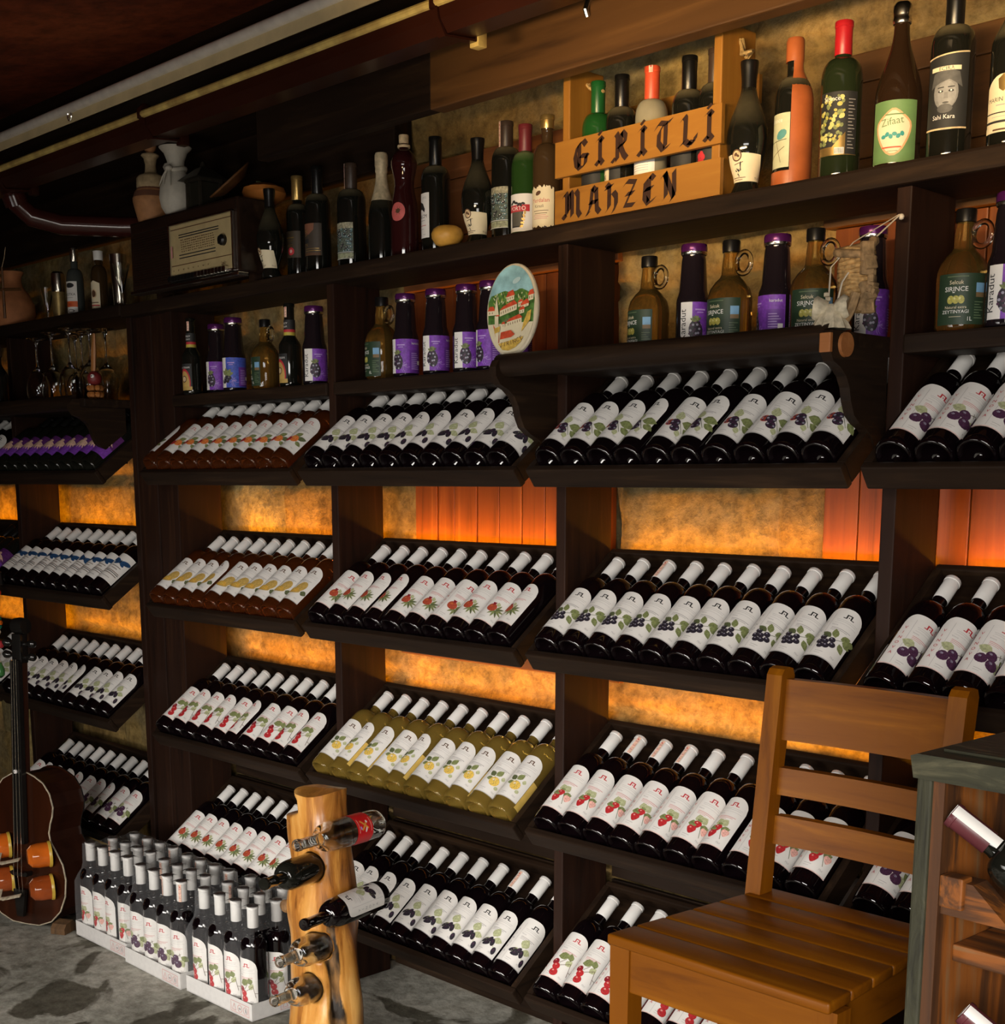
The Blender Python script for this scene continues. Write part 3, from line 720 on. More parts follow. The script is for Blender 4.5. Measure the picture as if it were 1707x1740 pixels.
part('pipe', dp, lambda m: m.tube([(-2.19, -.335, 2.52), (-2.195, -.31, 2.47), (-2.20, -.29, 2.43), (-2.185, -.25, 2.392), (-2.15, -.16, 2.372), (-2.05, .0, 2.372), (-1.95, .16, 2.38)], .033, PIPEM, 18), 60)
part('collar', dp, lambda m: m.tube([(-2.197, -.302, 2.455), (-2.199, -.290, 2.425)], .040, PIPEM, 18), 30)
part('strap', dp, lambda m: m.tube([(-2.14, -.415, 2.53), (-2.15, -.37, 2.49), (-2.17, -.32, 2.455)], .011, PIPEM, 8))
AWN = plain('awning_tube', (.80, .74, .66), .3, .2, var=.1)
AWB = plain('awning_flange', (.62, .50, .28), .6, var=.12, scale=14)
a = thing('awning_roll', 'pale awning tube with a flat beige flange along the roof edge', 'awning')
part('tube', a, lambda m: m.tube([(-4.4, -.45, 2.560), (2.4, -.45, 2.576)], .0135, AWN, 16))
part('flange', a, lambda m: m.box((-4.4, -.449, 2.530), (2.4, -.444, 2.560), AWB, .001))
for hx in (-1.49, .4):
    part('hanger_ring', a, lambda m: m.tube([(hx+.011*cos(t*.7), -.452, 2.562+.014*sin(t*.7)-.014) for t in range(9)], .003, CHROME, 6, closed=True))
mb = MB()
rnd = random.Random(11)
for i in range(60):
    x = rnd.uniform(-2.3, .1); M = Matrix.Translation((x, rnd.uniform(-.43, -.41), 2.555+rnd.uniform(-.004, .01))) @ Matrix.Rotation(rnd.uniform(0, 6.3), 4, 'Z') @ Matrix.Rotation(rnd.uniform(-.5, .5), 4, 'X')
# wall screw lamp hook
for sx, sz in ((.205, 2.51),):
    hk = tag(MB().tube([(sx, -.128, sz+.02), (sx, -.135, sz), (sx, -.128, sz-.012)], .006, CHROME, 8).obj('screw_hook'), 'small bright screw hook on the timber beam', 'hook')

mb = MB(); mb.box((-6., -3.62, 0), (1.1, -3.5, 2.8), plain('shade_wall_matt', (.16, .13, .10), .85)); struct(mb.obj('added_shade_wall'))  # unseen wall added to block sky light from the left bays
# ------------------------------------------------------------------ light
def area(name, loc, target, sx, sy, power, col, spread=180):
    l = bpy.data.lights.new(name, 'AREA'); l.shape = 'RECTANGLE'; l.size = sx; l.size_y = sy; l.energy = power; l.color = col; l.spread = radians(spread)
    o = link(name, l); o.location = loc
    d = Vector(target)-Vector(loc); o.rotation_euler = d.to_track_quat('-Z', 'Y').to_euler(); return o
area('sky_beyond_awning', (4.6, -7.2, 4.0), (.5, 0, .8), 4.5, 4.5, 1120, (1., .96, .90))
area('daylight_opening', (3.1, -3.3, .95), (.6, 0, .6), 1.4, .8, 22, (1., .93, .84), 130)
area('added_low_fill', (-.3, -3.3, .70), (-.7, 0, .2), 2.0, .5, 20, (1., .95, .88), 90)  # added fill with no source of its own, lifts cartons and floor
area('added_warm_fill', (.95, -1.15, 2.08), (.6, .25, 2.37), 1.5, .05, 4.7, (1., .70, .36), 46)  # unseen warm fill added to brighten the top shelf and upper wall
AMBER = (1., .365, .0)
LEDM = plain('amber_led', (.9, .5, .1), .5, var=0, emit=(1., .5, .06), est=6.)
def led(x0, x1, z, label, pw=1.):
    o = MB().box((x0+.01, .176, z-.034), (x1-.01, .182, z-.028), LEDM).obj('light_strip')
    tag(o, label, 'light strip', 'amber light strips behind the trays')
    l = bpy.data.lights.new('amber_strip', 'AREA'); l.shape = 'RECTANGLE'; l.size = x1-x0-.04; l.size_y = .012; l.energy = 2.15*pw; l.color = AMBER
    q = link('amber_strip', l); q.location = ((x0+x1)/2, .192, z-.012)
    q.rotation_euler = Vector((0, .14, 1)).to_track_quat('-Z', 'Y').to_euler()
for b in ('LL', 'L', '2', '3', '4', '5'):
    for r in (1, 2):
        x0, x1 = BAY[b]
        led(x0, x1, LIPZ[r]+.240, 'glowing amber light strip behind the %s tray, %s' % (RN[r], BN[b]), {'LL': .7, 'L': .7, '2': .85}.get(b, 1.))
W = bpy.data.worlds.new('world'); S.world = W; W.use_nodes = True
W.node_tree.nodes['Background'].inputs[0].default_value = (.9, .8, .62, 1); W.node_tree.nodes['Background'].inputs[1].default_value = .010
vs = S.view_settings; vs.view_transform = 'Standard'; vs.look = 'None'; vs.gamma = 1.; vs.use_curve_mapping = False; vs.exposure = 0.
S.display_settings.display_device = 'sRGB'
S.cycles.max_bounces = 10; S.cycles.transmission_bounces = 10; S.cycles.transparent_max_bounces = 16; S.cycles.diffuse_bounces = 4; S.cycles.glossy_bounces = 5
S.cycles.caustics_refractive = False; S.cycles.caustics_reflective = False; S.cycles.sample_clamp_indirect = 6.
# ------------------------------------------------------------------ things on the shelves
def bot(label, loc, prof, glass, lab=None, labz=.04, cap=None, capz=None, rn=.0142, spin=0., group=None, seg=28, name='bottle', extra=None, tape=None, lipb=True, flute=None, cat='bottle'):
    e = thing(name, label, cat, loc, (0, 0, spin), group)
    MB().lathe(prof, glass, seg, flute=flute).obj('body', e, ang=50)
    if lab: lab.wrap(MB(), rfun(prof), labz).obj('label', e, ang=60)
    if cap: MB().lathe(capprof(rn, capz[0], capz[1], lipz=.01 if lipb else .002, extra=.0022), cap, 20).obj('capsule', e, ang=40)
    if tape is not None: strip_flat(.009, tape[1]).wrap(MB(), lambda z: rn+.0042, tape[0], eps=.0002).obj('tax_strip', e, rot=(0, 0, tape[2]), ang=60)
    if extra: extra(e)
    return e
Z1 = TOPZ
# swollen-bellied bottles with a script label
OZP = [(0, .012), (.02, .006), (.026, 0), (.032, .001), (.033, .006), (.024, .026), (.026, .04), (.034, .062), (.041, .088), (.0435, .112), (.042, .132), (.035, .158), (.026, .180), (.0185, .200), (.0150, .216), (.0142, .228), (.0145, .236), (.0165, .256), (.0178, .262), (.017, .266), (.009, .267), (0, .266)]
def oz_label():
    f = Flat(); w = .040
    f.grid(-w, w, 0, lambda u: .054-.10*max(0, u)**1.0*.35-.05*abs(u+.004), CREAM, 22, nv=6)
    f.ell((-.014, .050), .0115, .0115, INKB, n=18); f.ell((-.014, .050), .009, .009, CORK, n=16); f.ell((-.016, .052), .004, .003, INKB, .6, 8); f.ell((-.011, .049), .004, .0025, INKB, -.5, 8)
    f.line((-.020, .033), (.0, .037), .0014, INKB)
    f.nib([[(-.9, .9), (-1.4, .3), (-.9, -.2), (-.3, .2), (-.8, .8)], [(-.3, .2), (0, -.3), (.1, .7), (-.2, .2), (.4, -.1), (.6, .3), (.9, 2.4), (.8, 3.), (.6, 2.4), (.8, .0)], [(-.1, -.4), (-.5, -1.), (-.1, -1.4), (.1, -2)]], (-.010, .021), .0055, .0022, INK)
    f.rect(-.026, .0075, .004, .0088, INKB); f.rect(-.022, .0035, -.002, .0047, INKB); f.text('75 cl', (.028, .004), .006, INKB)
    return f
OZL = oz_label()
def ozel(label, x, y, sc, spin, z=Z1):
    def ex(e):
        MB().lathe([(.0153, .205), (.0158, .232), (.0182, .256), (.019, .262), (.0185, .2672), (.008, .2680), (0, .2680)], CAPB, 20).obj('capsule', e)
    e = bot(label, (x, y, z), OZP, DBLACK, OZL, .028, spin=spin, extra=ex, group='bulbous script-label bottles'); e.scale = (sc,)*3; return e
ozel('smallest-looking dark bulbous bottle with plain cream label, just right of the radio', -1.150, -.015, .93, .15)
ozel('dark bulbous bottle with cream script label, between small gourd and grape-label bottle', -.330, .05, .97, .42)
ozel('large dark bulbous bottle with cream script label, right of the lettered wooden crate', .506, .04, 1.0, .42)
# tall dark bottles at the left of the top shelf
def lab_gold():
    f = Flat(); f.rect(-.03, 0, .03, .075, plain('brown_label', (.05, .035, .02), .5)); f.rect(-.02, .055, .01, .058, CAPG); f.text('Vinter', (-.004, .046), .009, CAPG); f.rect(-.016, .036, .006, .037, CAPG); f.rect(-.016, .032, .004, .033, CAPG); f.ell((.0, .018), .011, .011, INKR, n=18); f.ell((.0, .018), .005, .005, PINKF, n=10); return f
BO = bprof(.296, .0375, .188, .222, .0142)
bot('slim dark bottle with gold foil neck and red seal dot on its label', (-1.13, .07, Z1), bprof(.292, .034, .182, .214, .0138), DBLACK, lab_gold(), .06, CAPG, (.225, .2925), spin=0.25)
def lab2012():
    f = Flat(); w = .034; f.rect(-w, 0, w, .088, plain('umber_label', (.055, .040, .028), .5)); f.fan((-.012, .072), [(-.030, .088), (-.030, .070), (-.02, .058), (-.005, .058), (.010, .070), (.012, .088)], plain('terracotta_print', (.22, .09, .05), .5))
    f.text('2', (-.012, .030), .022, CAPG, pi/2); f.text('12', (-.012, .061), .022, CAPG, pi/2); f.rect(-.030, .034, -.006, .046, INK); f.rect(-.020, .012, .03, .014, CAPG); f.rect(-.020, .018, .026, .0195, CAPG); f.rect(-.03, .0, .03, .008, INKB); return f
bot('dark bottle with 2012 in yellow numerals on its brown label', (-1.005, .05, Z1), BO, DBLACK, lab2012(), .05, CAPB, (.2, .2965), spin=0.30)
def lab_grape(cream=True):
    f = Flat(); w = .032; f.rect(-w, 0, w, .098, plain('grape_print', (.10, .12, .09), .5, var=.5, scale=200)); rnd = random.Random(5)
    f.rect(-w, .082, w, .098, plain('grape_head', (.36, .33, .22), .5, var=.5, scale=160)); f.rect(-w, .0, w, .016, plain('grape_foot', (.30, .31, .19), .5, var=.5, scale=160))
    for i in range(70):
        x, y = rnd.uniform(-.028, .028), rnd.uniform(.02, .08); r = rnd.uniform(.0026, .0042); f.ell((x, y), r, r, plain('grape_teal', (.07, .14, .15), .5, var=.4) if i % 2 else INK, n=8); f.ell((x-.001, y+.001), r*.35, r*.35, PAPER, n=5)
    f.rect(-w, .0, w, .0012, PAPER); f.rect(-w, .0175, w, .0187, PAPER); return f
LG = lab_grape()
bot('dark bottle with blue grape label, orange strip on black neck, left of champagne', (-.885, .08, Z1), bprof(.290, .041, .186, .222, .015), DBLACK, LG, .030, CAPBR, (.215, .2905), rn=.015, spin=0.20, tape=(.222, .068, -.7))
# champagne with pale foil
CHP = bprof(.288, .038, .112, .235, .0145, 'burg')
def foil(prof, z0, mat, H):
    rf = rfun(prof)
    def ex(e):
        P = [(rf(z)+.001, z) for z in [z0+(H-.05-z0)*i/10 for i in range(11)]]
        P += [(rf(H-.05)+.0025, H-.046), (rf(H-.05)+.0022, H-.036), (rf(H-.05)+.0035, H-.03), (rf(H-.05)+.0035, H-.004), (rf(H-.05)+.001, H+.002), (0, H+.003)]
        MB().lathe(P, mat, 24).obj('foil', e)
    return ex
FOILP = plain('pale_foil', (.60, .48, .30), .5, .2, var=.3, scale=80)
bot('dark sparkling wine bottle with pale gold foil over neck and shoulders', (-.725, .06, Z1), CHP, DBLACK, extra=foil(CHP, .165, FOILP, .288), seg=32)
# waisted bottle
CSP = [(0, .012), (.02, .004), (.028, 0), (.036, .002), (.0375, .010), (.0375, .05), (.0372, .09), (.0365, .12), (.034, .145), (.0285, .172), (.0262, .190), (.0275, .206), (.032, .226), (.0348, .240), (.0345, .250), (.028, .266), (.018, .276), (.0125, .281), (.0120, .287), (.015, .289), (.015, .293), (.011, .294), (0, .294)]
def corset(e):
    MB().lathe([(.0105, .286), (.0128, .296), (.0135, .314), (.0128, .316), (0, .316)], CORK, 18).obj('cork', e)
    MB().lathe([(.0165, .2835), (.0175, .287), (.0165, .2905), (.0125, .287), (.0165, .2835)], CORK, 18).obj('twine', e)
f = Flat(); f.ell((0, .0), .022, .024, plain('pink_label', (.58, .12, .11), .5, var=.15), n=24); f.ell((.002, .002), .007, .006, INKB, .5, 10)
for a in (20, 60, 100, 150, 200, 250, 300): f.line((.002, .002), (.002+.011*cos(radians(a)), .002+.011*sin(radians(a))), .001, INKB)
bot('waisted fluted dark bottle with cork stopper and round pink label', (-.617, .05, Z1), CSP, plain('ruby_glass', (.030, .006, .006), .06, var=0, spec=.7), f, .118, spin=.3, extra=corset, seg=40, flute=lambda i, n, z: 1.-.05*(i % 2)*max(0, 1-abs(z-.205)/.07))
def lab_lcm():
    f = Flat(); f.rect(-.026, 0, .026, .112, PAPER); f.poly([(-.018, .095), (.004, .086), (.012, .072), (.010, .064), (-.002, .072), (-.016, .070)], INK); f.text('YALCM', (-.001, .050), .0125, INK); f.rect(-.01, .043, .012, .0445, INKG); f.rect(-.014, .030, .016, .032, INKP); f.rect(-.01, .022, .008, .023, INKG); f.rect(.004, .101, .016, .102, INKG); f.rect(.002, .098, .018, .0988, INKG); f.rect(.005, .008, .014, .009, INKG); return f
bot('dark bottle with narrow white label and horse-like sketch, behind the small gourd', (-.513, .07, Z1), bprof(.296, .0385, .190, .224, .0145), DBLACK, lab_lcm(), .042, CAPB, (.226, .2965), rn=.0145, spin=-.3)
gd = thing('gourd', 'small round dry yellow gourd lying at the shelf edge', 'gourd', (-.392, .002, Z1))
GOURD = plain('gourd_skin', (.50, .26, .045), .45, var=.35, scale=26)
MB().lathe([(.0, .0), (.018, .001), (.032, .008), (.041, .022), (.042, .032), (.037, .044), (.026, .051), (.012, .050), (.005, .047), (0, .047)], GOURD, 24, flute=lambda i, n, z: 1+.02*sin(i*1.57)).obj('skin', gd)
MB().tube([(0, 0, .046), (.002, 0, .051), (.005, .001, .053)], .003, CORK, 8).obj('stem', gd)
bot('dark bottle with blue grape label and black neck, left of the green bottle', (-.262, .085, Z1), bprof(.292, .0375, .196, .232, .0148), DBLACK, LG, .036, CAPBR, (.222, .2925), rn=.0148, spin=0.05, tape=(.232, .060, -.35))
def lab_porto():
    f = Flat(); f.rect(-.035, 0, .035, .088, PAPER); f.grid(-.022, .012, .010, .056, INK, 10); f.rect(-.019, .013, .009, .053, plain('dark_panel', (.10, .09, .07), .5)); f.grid(-.035, .028, lambda u: .046+.1*(u+.035)*.1, lambda u: .062+.1*(u+.035)*.1, INKR, 14); f.text('PORTO', (-.004, .0495), .0135, WHITE)
    for i in range(7): f.ell((-.024+.006*i, .066+.004*sin(i)), .005, .003, INK, i, 8)
    for i in range(5): f.ell((.016-.002*i, .044-.008*i), .0028, .005, CAPG, .5*i, 8)
    return f
bot('green glass bottle with red PORTO banner and burgundy capsule', (-.180, .07, Z1), bprof(.268, .0345, .164, .204, .0138), DGREEN, lab_porto(), .016, CAPBU, (.206, .2685), spin=0.30)
def lab_erd():
    f = Flat(); w = .034; rnd = random.Random(2); tb = [rnd.uniform(-.004, .004) for _ in range(40)]
    f.grid(-w, w, lambda u: .006+tb[int((u+w)/.0018) % 40]*.8, lambda u: .100+tb[int((u+w)/.0018+9) % 40]-.2*abs(u), CREAM, 36, nv=2); f.text('Yerdalan', (-.001, .062), .0135, INKR); f.text('Kirazli', (-.004, .050), .010, INKB)
    for i, y in enumerate((.042, .036, .032, .028, .024)): f.rect(-.020+.003*(i % 2), y, .020-.003*(i % 3), y+.0013, INKP if i > 1 else INKB)
    f.ell((-.006, .083), .008, .005, INKB, .4, 9)
    return f
bot('brown bottle with ragged parchment label and gold cap, beside wooden crate', (-.105, .07, Z1), bprof(.276, .0355, .168, .212, .0135), plain('amber_brown_glass', (.05, .028, .012), .07, var=0, spec=.6), lab_erd(), .012, CAPG, (.246, .2765), spin=0.30)
# lettered crate ------------------------------------------------------
BLK = {  # broad-nib capitals, unit height 1
 'G': [[(.62, .80), (.48, .95), (.22, .82), (.10, .5), (.16, .2), (.34, .05), (.58, .16), (.62, .45), (.36, .47)], [(.30, .88), (.30, .12)], [(.62, .45), (.70, .40)]],
 'I': [[(.05, .84), (.18, .92), (.32, .80)], [(.20, .86), (.20, .20), (.34, .06)], [(.02, .14), (.14, .06), (.24, .16)], [(.16, 1.10), (.24, 1.04)]],
 'R': [[(.06, .82), (.18, .92), (.24, .84), (.24, .06)], [(.02, .10), (.12, .04), (.24, .14)], [(.24, .80), (.44, .94), (.60, .78), (.56, .56), (.28, .48)], [(.36, .50), (.52, .20), (.66, .06), (.74, .12)], [(.40, .9), (.40, .52)]],
 'T': [[(.02, .76), (.16, .92), (.46, .86), (.68, .94)], [(.36, .86), (.16, .62), (.14, .28), (.34, .06), (.58, .16)], [(.44, .86), (.42, .14)]],
 'L': [[(.06, .82), (.18, .94), (.24, .86), (.22, .18), (.06, .06)], [(.06, .10), (.22, .17), (.44, .02), (.62, .14), (.66, .30)], [(.36, .12), (.58, .08)]],
 'M': [[(.04, .80), (.14, .92), (.20, .82), (.20, .18), (.06, .06)], [(.20, .80), (.38, .94), (.46, .82), (.46, .12)], [(.46, .80), (.64, .94), (.74, .80), (.74, .22), (.86, .06)], [(.32, .88), (.32, .3)], [(.02, .16), (.14, .06)]],
 'A': [[(.10, .78), (.30, .94), (.48, .80)], [(.30, .90), (.22, .30), (.06, .06)], [(.48, .86), (.52, .20), (.66, .06)], [(.18, .44), (.52, .44)], [(.04, .06), (.16, .10)]],
 'H': [[(.08, .94), (.20, .84), (.20, .16), (.08, .04)], [(.20, .52), (.40, .64), (.52, .50), (.52, .20), (.38, -.02)], [(.04, .80), (.34, .86)]],
 'Z': [[(.06, .78), (.18, .90), (.56, .84), (.10, .12), (.50, .10), (.62, .20)], [(.16, .48), (.48, .50)]],
 'E': [[(.52, .82), (.36, .94), (.14, .78), (.10, .26), (.28, .04), (.56, .18)], [(.12, .50), (.44, .54)], [(.30, .88), (.28, .12)]],
 'N': [[(.04, .80), (.16, .92), (.22, .82), (.22, .16), (.08, .04)], [(.16, .92), (.56, .10)], [(.56, .94), (.58, .20), (.46, .02)]],
}
crt = thing('bottle_crate', 'open yellow-brown wooden bottle crate lettered in black gothic script', 'crate', (.018, -.006, Z1))
CW, CD = .452, .115
for x in (0, CW-.022):
    part('end_post', crt, lambda m: m.box((x, .0, .0), (x+.022, CD, .345), CRATEW['Z'], .003))
def slat(z0, z1, y0, y1, tilt=0):
    return lambda m: m.prism([(-.012, z0), (CW+.012, z0+tilt), (CW+.012, z1+tilt), (-.012, z1)], 'Y', y0, y1, CRATEW['X'])
s1 = part('front_slat', crt, slat(.104, .182, -.012, -.001)); s2 = part('front_slat', crt, slat(.002, .076, -.012, -.001))
part('back_slat', crt, slat(.205, .262, CD, CD+.010)); part('back_slat', crt, slat(.04, .11, CD, CD+.010))
part('bottom', crt, lambda m: m.box((.022, 0, .0), (CW-.022, CD, .010), CRATEW['X']))
def gothic(word, x0, z, sc, gap, par):
    f = Flat(); x = x0
    for ch, adv in word: f.nib(BLK[ch], (x, z), sc, .0145, plain('burnt_ink', (.030, .010, .005), .6), radians(38)); x += adv*sc+gap
    mb = MB(); f.lay(mb, Matrix.Translation((0, -.012, 0))); return mb.obj('lettering', par)
gothic([('G', .82), ('I', .50), ('R', .90), ('I', .50), ('T', .78), ('L', .74), ('I', .4)], .045, .111, .065, .0165, s1)
gothic([('M', .98), ('A', .74), ('H', .68), ('Z', .72), ('E', .66), ('N', .7)], .014, .008, .064, .010, s2)
ROPE = plain('rope', (.42, .28, .11), .8, var=.35, scale=140)
def rope(pts):
    return lambda m: [m.tube([(p[0]+.003*cos(i*.9+k*2.1), p[1]+.003*sin(i*.9+k*2.1), p[2]) for i, p in enumerate(pts)], .0038, ROPE, 6) for k in range(3)]
part('rope_handle', crt, rope([(CW+.001, .062, .320), (CW+.010, .055, .300), (CW+.022, .04, .283), (CW+.034, .03, .280), (CW+.040, .04, .284), (CW+.030, .06, .292), (CW+.012, .068, .285)]))
part('rope_handle', crt, rope([(.022, .06, .315), (.032, .058, .305), (.045, .056, .300), (.06, .055, .296), (.078, .05, .288)]))
CB = bprof(.300, .0365, .196, .232, .0142)
def lab_blk(): f = Flat(); f.rect(-.03, 0, .03, .09, INK); [f.ell((.004+.010*cos(i*2.4)*(.3+.1*i), .022+.006*sin(i*2.4)*(.3+.1*i)), .005, .005, plain('flower_grey', (.32, .34, .34), .5), i, 8) for i in range(7)]; return f
def lab_nov(): f = Flat(); f.rect(-.034, 0, .034, .10, CREAM); [f.text(ch, (-.012, .082-.017*i), .016, INK) for i, ch in enumerate('VINOVA')]; f.rect(.006, 0, .034, .10, INK); f.rect(.010, .024, .030, .026, PAPER); f.rect(.012, .03, .028, .031, PAPER); return f
def lab_wht(): f = Flat(); f.rect(-.034, 0, .034, .09, PAPER); [f.rect(-.026, .052+.005*i, .020, .053+.005*i, INKG) for i in range(4)]; [f.line((-.02+.006*i, .03), (-.017+.006*i, .038), .0012, INKP) for i in range(6)]; return f
def lab_red(): f = Flat(); f.rect(-.03, 0, .03, .10, INK); [f.ell((.006*cos(i*1.3), .052+.008*sin(i*1.3)), .006, .006, INKR, i, 8) for i in range(6)]; return f
CLRD = plain('dusty_clear_glass', (.42, .38, .27), .12, var=.1, trans=.35)
for lab, x, gl, cp, lb, sp in (('green-necked bottle standing first from the left in the gothic-lettered crate', .062, plain('deep_green_glass', (.012, .07, .014), .08, var=0), plain('green_capsule', (.01, .09, .02), .3), lab_blk(), .1), ('black-necked bottle second from the left in the gothic-lettered crate', .134, DBLACK, CAPB, lab_nov(), -.25), ('pale dusty bottle with orange-red capsule in the gothic-lettered crate', .222, CLRD, CAPOR, lab_wht(), .0), ('black-capped bottle fourth from the left in the gothic-lettered crate', .326, DBLACK, CAPB, lab_blk(), .05), ('rightmost bottle half hidden by the crate post, red flower on label', .397, DBLACK, CAPBR, lab_red(), -.2)):
    bot(lab, (.018+x, .046, Z1+.0105), CB, gl, lb, .028, cp, (.228, .3005), spin=sp, group='bottles in the lettered crate', tape=(.286, .014, .5) if cp is CAPOR else None)
# right of the crate
LEA = plain('orange_leather', (.40, .105, .03), .38, var=.18, scale=22, coat=.2)
def lab_or():
    f = Flat(); w = .03; f.rect(-w, 0, w, .105, plain('celadon_label', (.52, .52, .34), .5, var=.12)); f.rect(-w, 0, -w+.004, .105, INKR); f.ell((.012, .064), .013, .009, plain('teal_print', (.08, .26, .26), .5), .5, 10); f.line((-.024, .050), (.024, .054), .0012, INK); f.line((-.020, .018), (.020, .040), .0012, INKB); f.line((-.002, .054), (.012, .010), .001, INKB); f.text('Sirince', (-.002, .088), .012, WHITE); return f
ORP = bprof(.284, .0375, .182, .222, .0148)
def leather(e):
    m = MB(); n = 16; a0, a1 = radians(-42), radians(190)
    rows = [(.0395, .0), (.0405, .02), (.0408, .10), (.0405, .18), (.037, .198), (.028, .216), (.0195, .232), (.0175, .245), (.0178, .285), (.0185, .292), (.0165, .2975), (.0, .299)]
    vs = []; fs = []
    for r, z in rows:
        for i in range(n+1):
            a = a0+(a1-a0)*i/n; vs.append((r*cos(a), r*sin(a), z))
    for j in range(len(rows)-1):
        for i in range(n): k = j*(n+1)+i; fs.append((k, k+1, k+n+2, k+n+1))
    m.add(vs, fs, LEA, True); m.lathe([(.0, .0005), (.0395, .0005), (.0405, .006), (.0405, .038), (.039, .039)], LEA, 32)
    m.lathe([(.018, .252), (.0185, .258), (.0185, .292), (.0165, .2975), (0, .299)], LEA, 20); o = m.obj('leather_case', e)
bot('bottle cased in orange leather with a pale green label showing', (.597, .07, Z1), ORP, DBLACK, lab_or(), .045, spin=-.35, extra=leather)
def lab_olive():
    f = Flat(); w = .040; f.rect(-w, 0, w, .118, INK); rnd = random.Random(4)
    f.rect(-w, 0, .016, .016, CAPG)
    for i in range(75):
        x, y = rnd.uniform(-.037, .013), rnd.uniform(.022, .112); r = rnd.uniform(.003, .0052); f.ell((x, y), r, r*.8, [OLIVEF, plain('olive_light', (.55, .52, .18), .5), LEAF][i % 3], rnd.uniform(0, 3), 8)
    f.grid(-.037, .016, lambda u: .012, lambda u: .014+max(0, u+.01)*1.1, CAPG, 12); f.text('Sirince', (-.012, .101), .0125, PAPER); f.rect(-.004, .002, .014, .014, PAPER)
    for i in range(7): f.rect(-.003+.0024*i, .003, -.002+.0024*i, .013, INK, 1)
    for i in range(16): f.rect(.020, .012+.006*i, .034-.003*(i % 3), .0132+.006*i, INKG, 1)
    f.rect(-w, 0, w, .0012, CAPG); return f
bot('red-capped bottle with a label full of olives and a barcode', (.716, .06, Z1), bprof(.300, .0405, .194, .232, .0152), plain('olive_black_glass', (.014, .020, .008), .06, var=0), lab_olive(), .046, CAPR, (.238, .3005), rn=.0148, spin=0.43)
def lab_zif():
    f = Flat(); w = .046; G = plain('green_print', (.13, .24, .09), .5, var=.12)
    f.grid(-w, w, 0, .112, G, 22, nv=4); f.fan((0, .055), [((.034+.004*sin(3*t))*cos(t), .055+(.040+.003*cos(4*t))*sin(t)) for t in [2*pi*i/26 for i in range(26)]], plain('peach_print', (.62, .36, .18), .5)); f.fan((0, .055), [((.030+.004*sin(3*t))*cos(t), .055+(.036+.003*cos(4*t))*sin(t)) for t in [2*pi*i/26 for i in range(26)]], CREAM)
    f.text('Zifaat', (-.002, .068), .019, G, .12); f.rect(-.016, .085, .020, .0875, G)
    for i in range(6): f.ell((-.018+.007*i, .047+.004*(i % 2)), .005, .004, plain('teal_leaf', (.04, .28, .26), .5), i, 7)
    f.rect(-.020, .026, .016, .0285, CAPOR); f.rect(-.01, .02, .01, .021, G); return f
CH2 = bprof(.298, .0445, .128, .262, .0145, 'burg')
def wirecap(e):
    MB().lathe([(.0168, .268), (.0178, .270), (.0178, .276), (.0165, .279), (.0172, .283), (.0182, .290), (.0172, .300), (.013, .306), (0, .308)], SILV, 22).obj('foil_cap', e)
bot('sparkling wine bottle with silver cap and green medallion label', (.843, .06, Z1), CH2, plain('brown_black_glass', (.020, .010, .005), .06, var=0, spec=.6), lab_zif(), .012, spin=0.37, extra=wirecap, seg=32)
def lab_face():
    f = Flat(); w = .042; GR = lambda k: plain('face_grey_%d' % k, (.02*k+.01,)*3, .5, var=.15, scale=120)
    f.grid(-w, w, lambda u: -.004*cos(u*60), lambda u: .125+.20*(u+w)*.5, INK, 22, nv=4)
    f.ell((0, .062), .023, .030, GR(10), n=20); f.ell((.002, .058), .017, .024, GR(13), n=18); f.fan((0, .088), [(-.03, .07), (-.024, .096), (0, .104), (.024, .096), (.03, .07), (.018, .078), (.006, .084), (-.008, .080), (-.018, .076)], GR(4))
    for x in (-.009, .010): f.ell((x, .064), .005, .0022, INK, n=10); f.ell((x, .0645), .0018, .0018, PAPER, n=6); f.line((x-.006, .0705), (x+.006, .0710), .0018, INK)
    f.poly([(-.002, .062), (.004, .062), (.005, .051), (-.003, .051)], GR(9)); f.ell((.001, .044), .006, .0018, GR(3), n=10); f.ell((0, .034), .014, .008, GR(4), n=12)
    f.rect(-.03, .0995, .026, .107, CREAM); f.text('ECIRA', (0, .1000), .0095, INK, sx=1.1); f.text('Sahi Kara', (-.002, .016), .011, PAPER); f.grid(-w, w, lambda u: -.002-.004*cos(u*60)*.2, lambda u: .001-.004*cos(u*60)*.2, CORK, 14); f.grid(-w, w, lambda u: .122+.1*(u+w), lambda u: .1245+.1*(u+w), CORK, 14); return f
bot('black bottle with a grey portrait face on its dark label', (.952, .06, Z1), bprof(.325, .0405, .206, .240, .0148), DBLACK, lab_face(), .056, CAPB, (.238, .3255), rn=.0148, spin=.25)
def lab_kar():
    f = Flat(); w = .036; f.grid(-w, w, 0, lambda u: .098-40*u*u*.4, CREAM, 20, nv=3); f.fan((0, .084), [(-.010, .090), (0, .098), (.010, .090), (.008, .074), (0, .068), (-.008, .074)], CAPG); f.text('MARIN KARA', (0, .052), .0105, INK); f.rect(-.012, .045, .016, .047, INKG); f.rect(-w, .032, w, .034, INK); f.rect(-.02, .026, .02, .027, INKG); f.rect(-w, .016, w, .02, INK); f.rect(-w, .0, w, .010, CREAM); f.rect(-.016, .003, .020, .006, INKB); return f
bot('dark bottle with a cream crest label at the right frame edge of the top shelf', (1.075, .05, Z1), bprof(.300, .0385, .176, .245, .0142, 'burg'), DBLACK, lab_kar(), .028, CAPR, (.262, .3005), spin=.1)
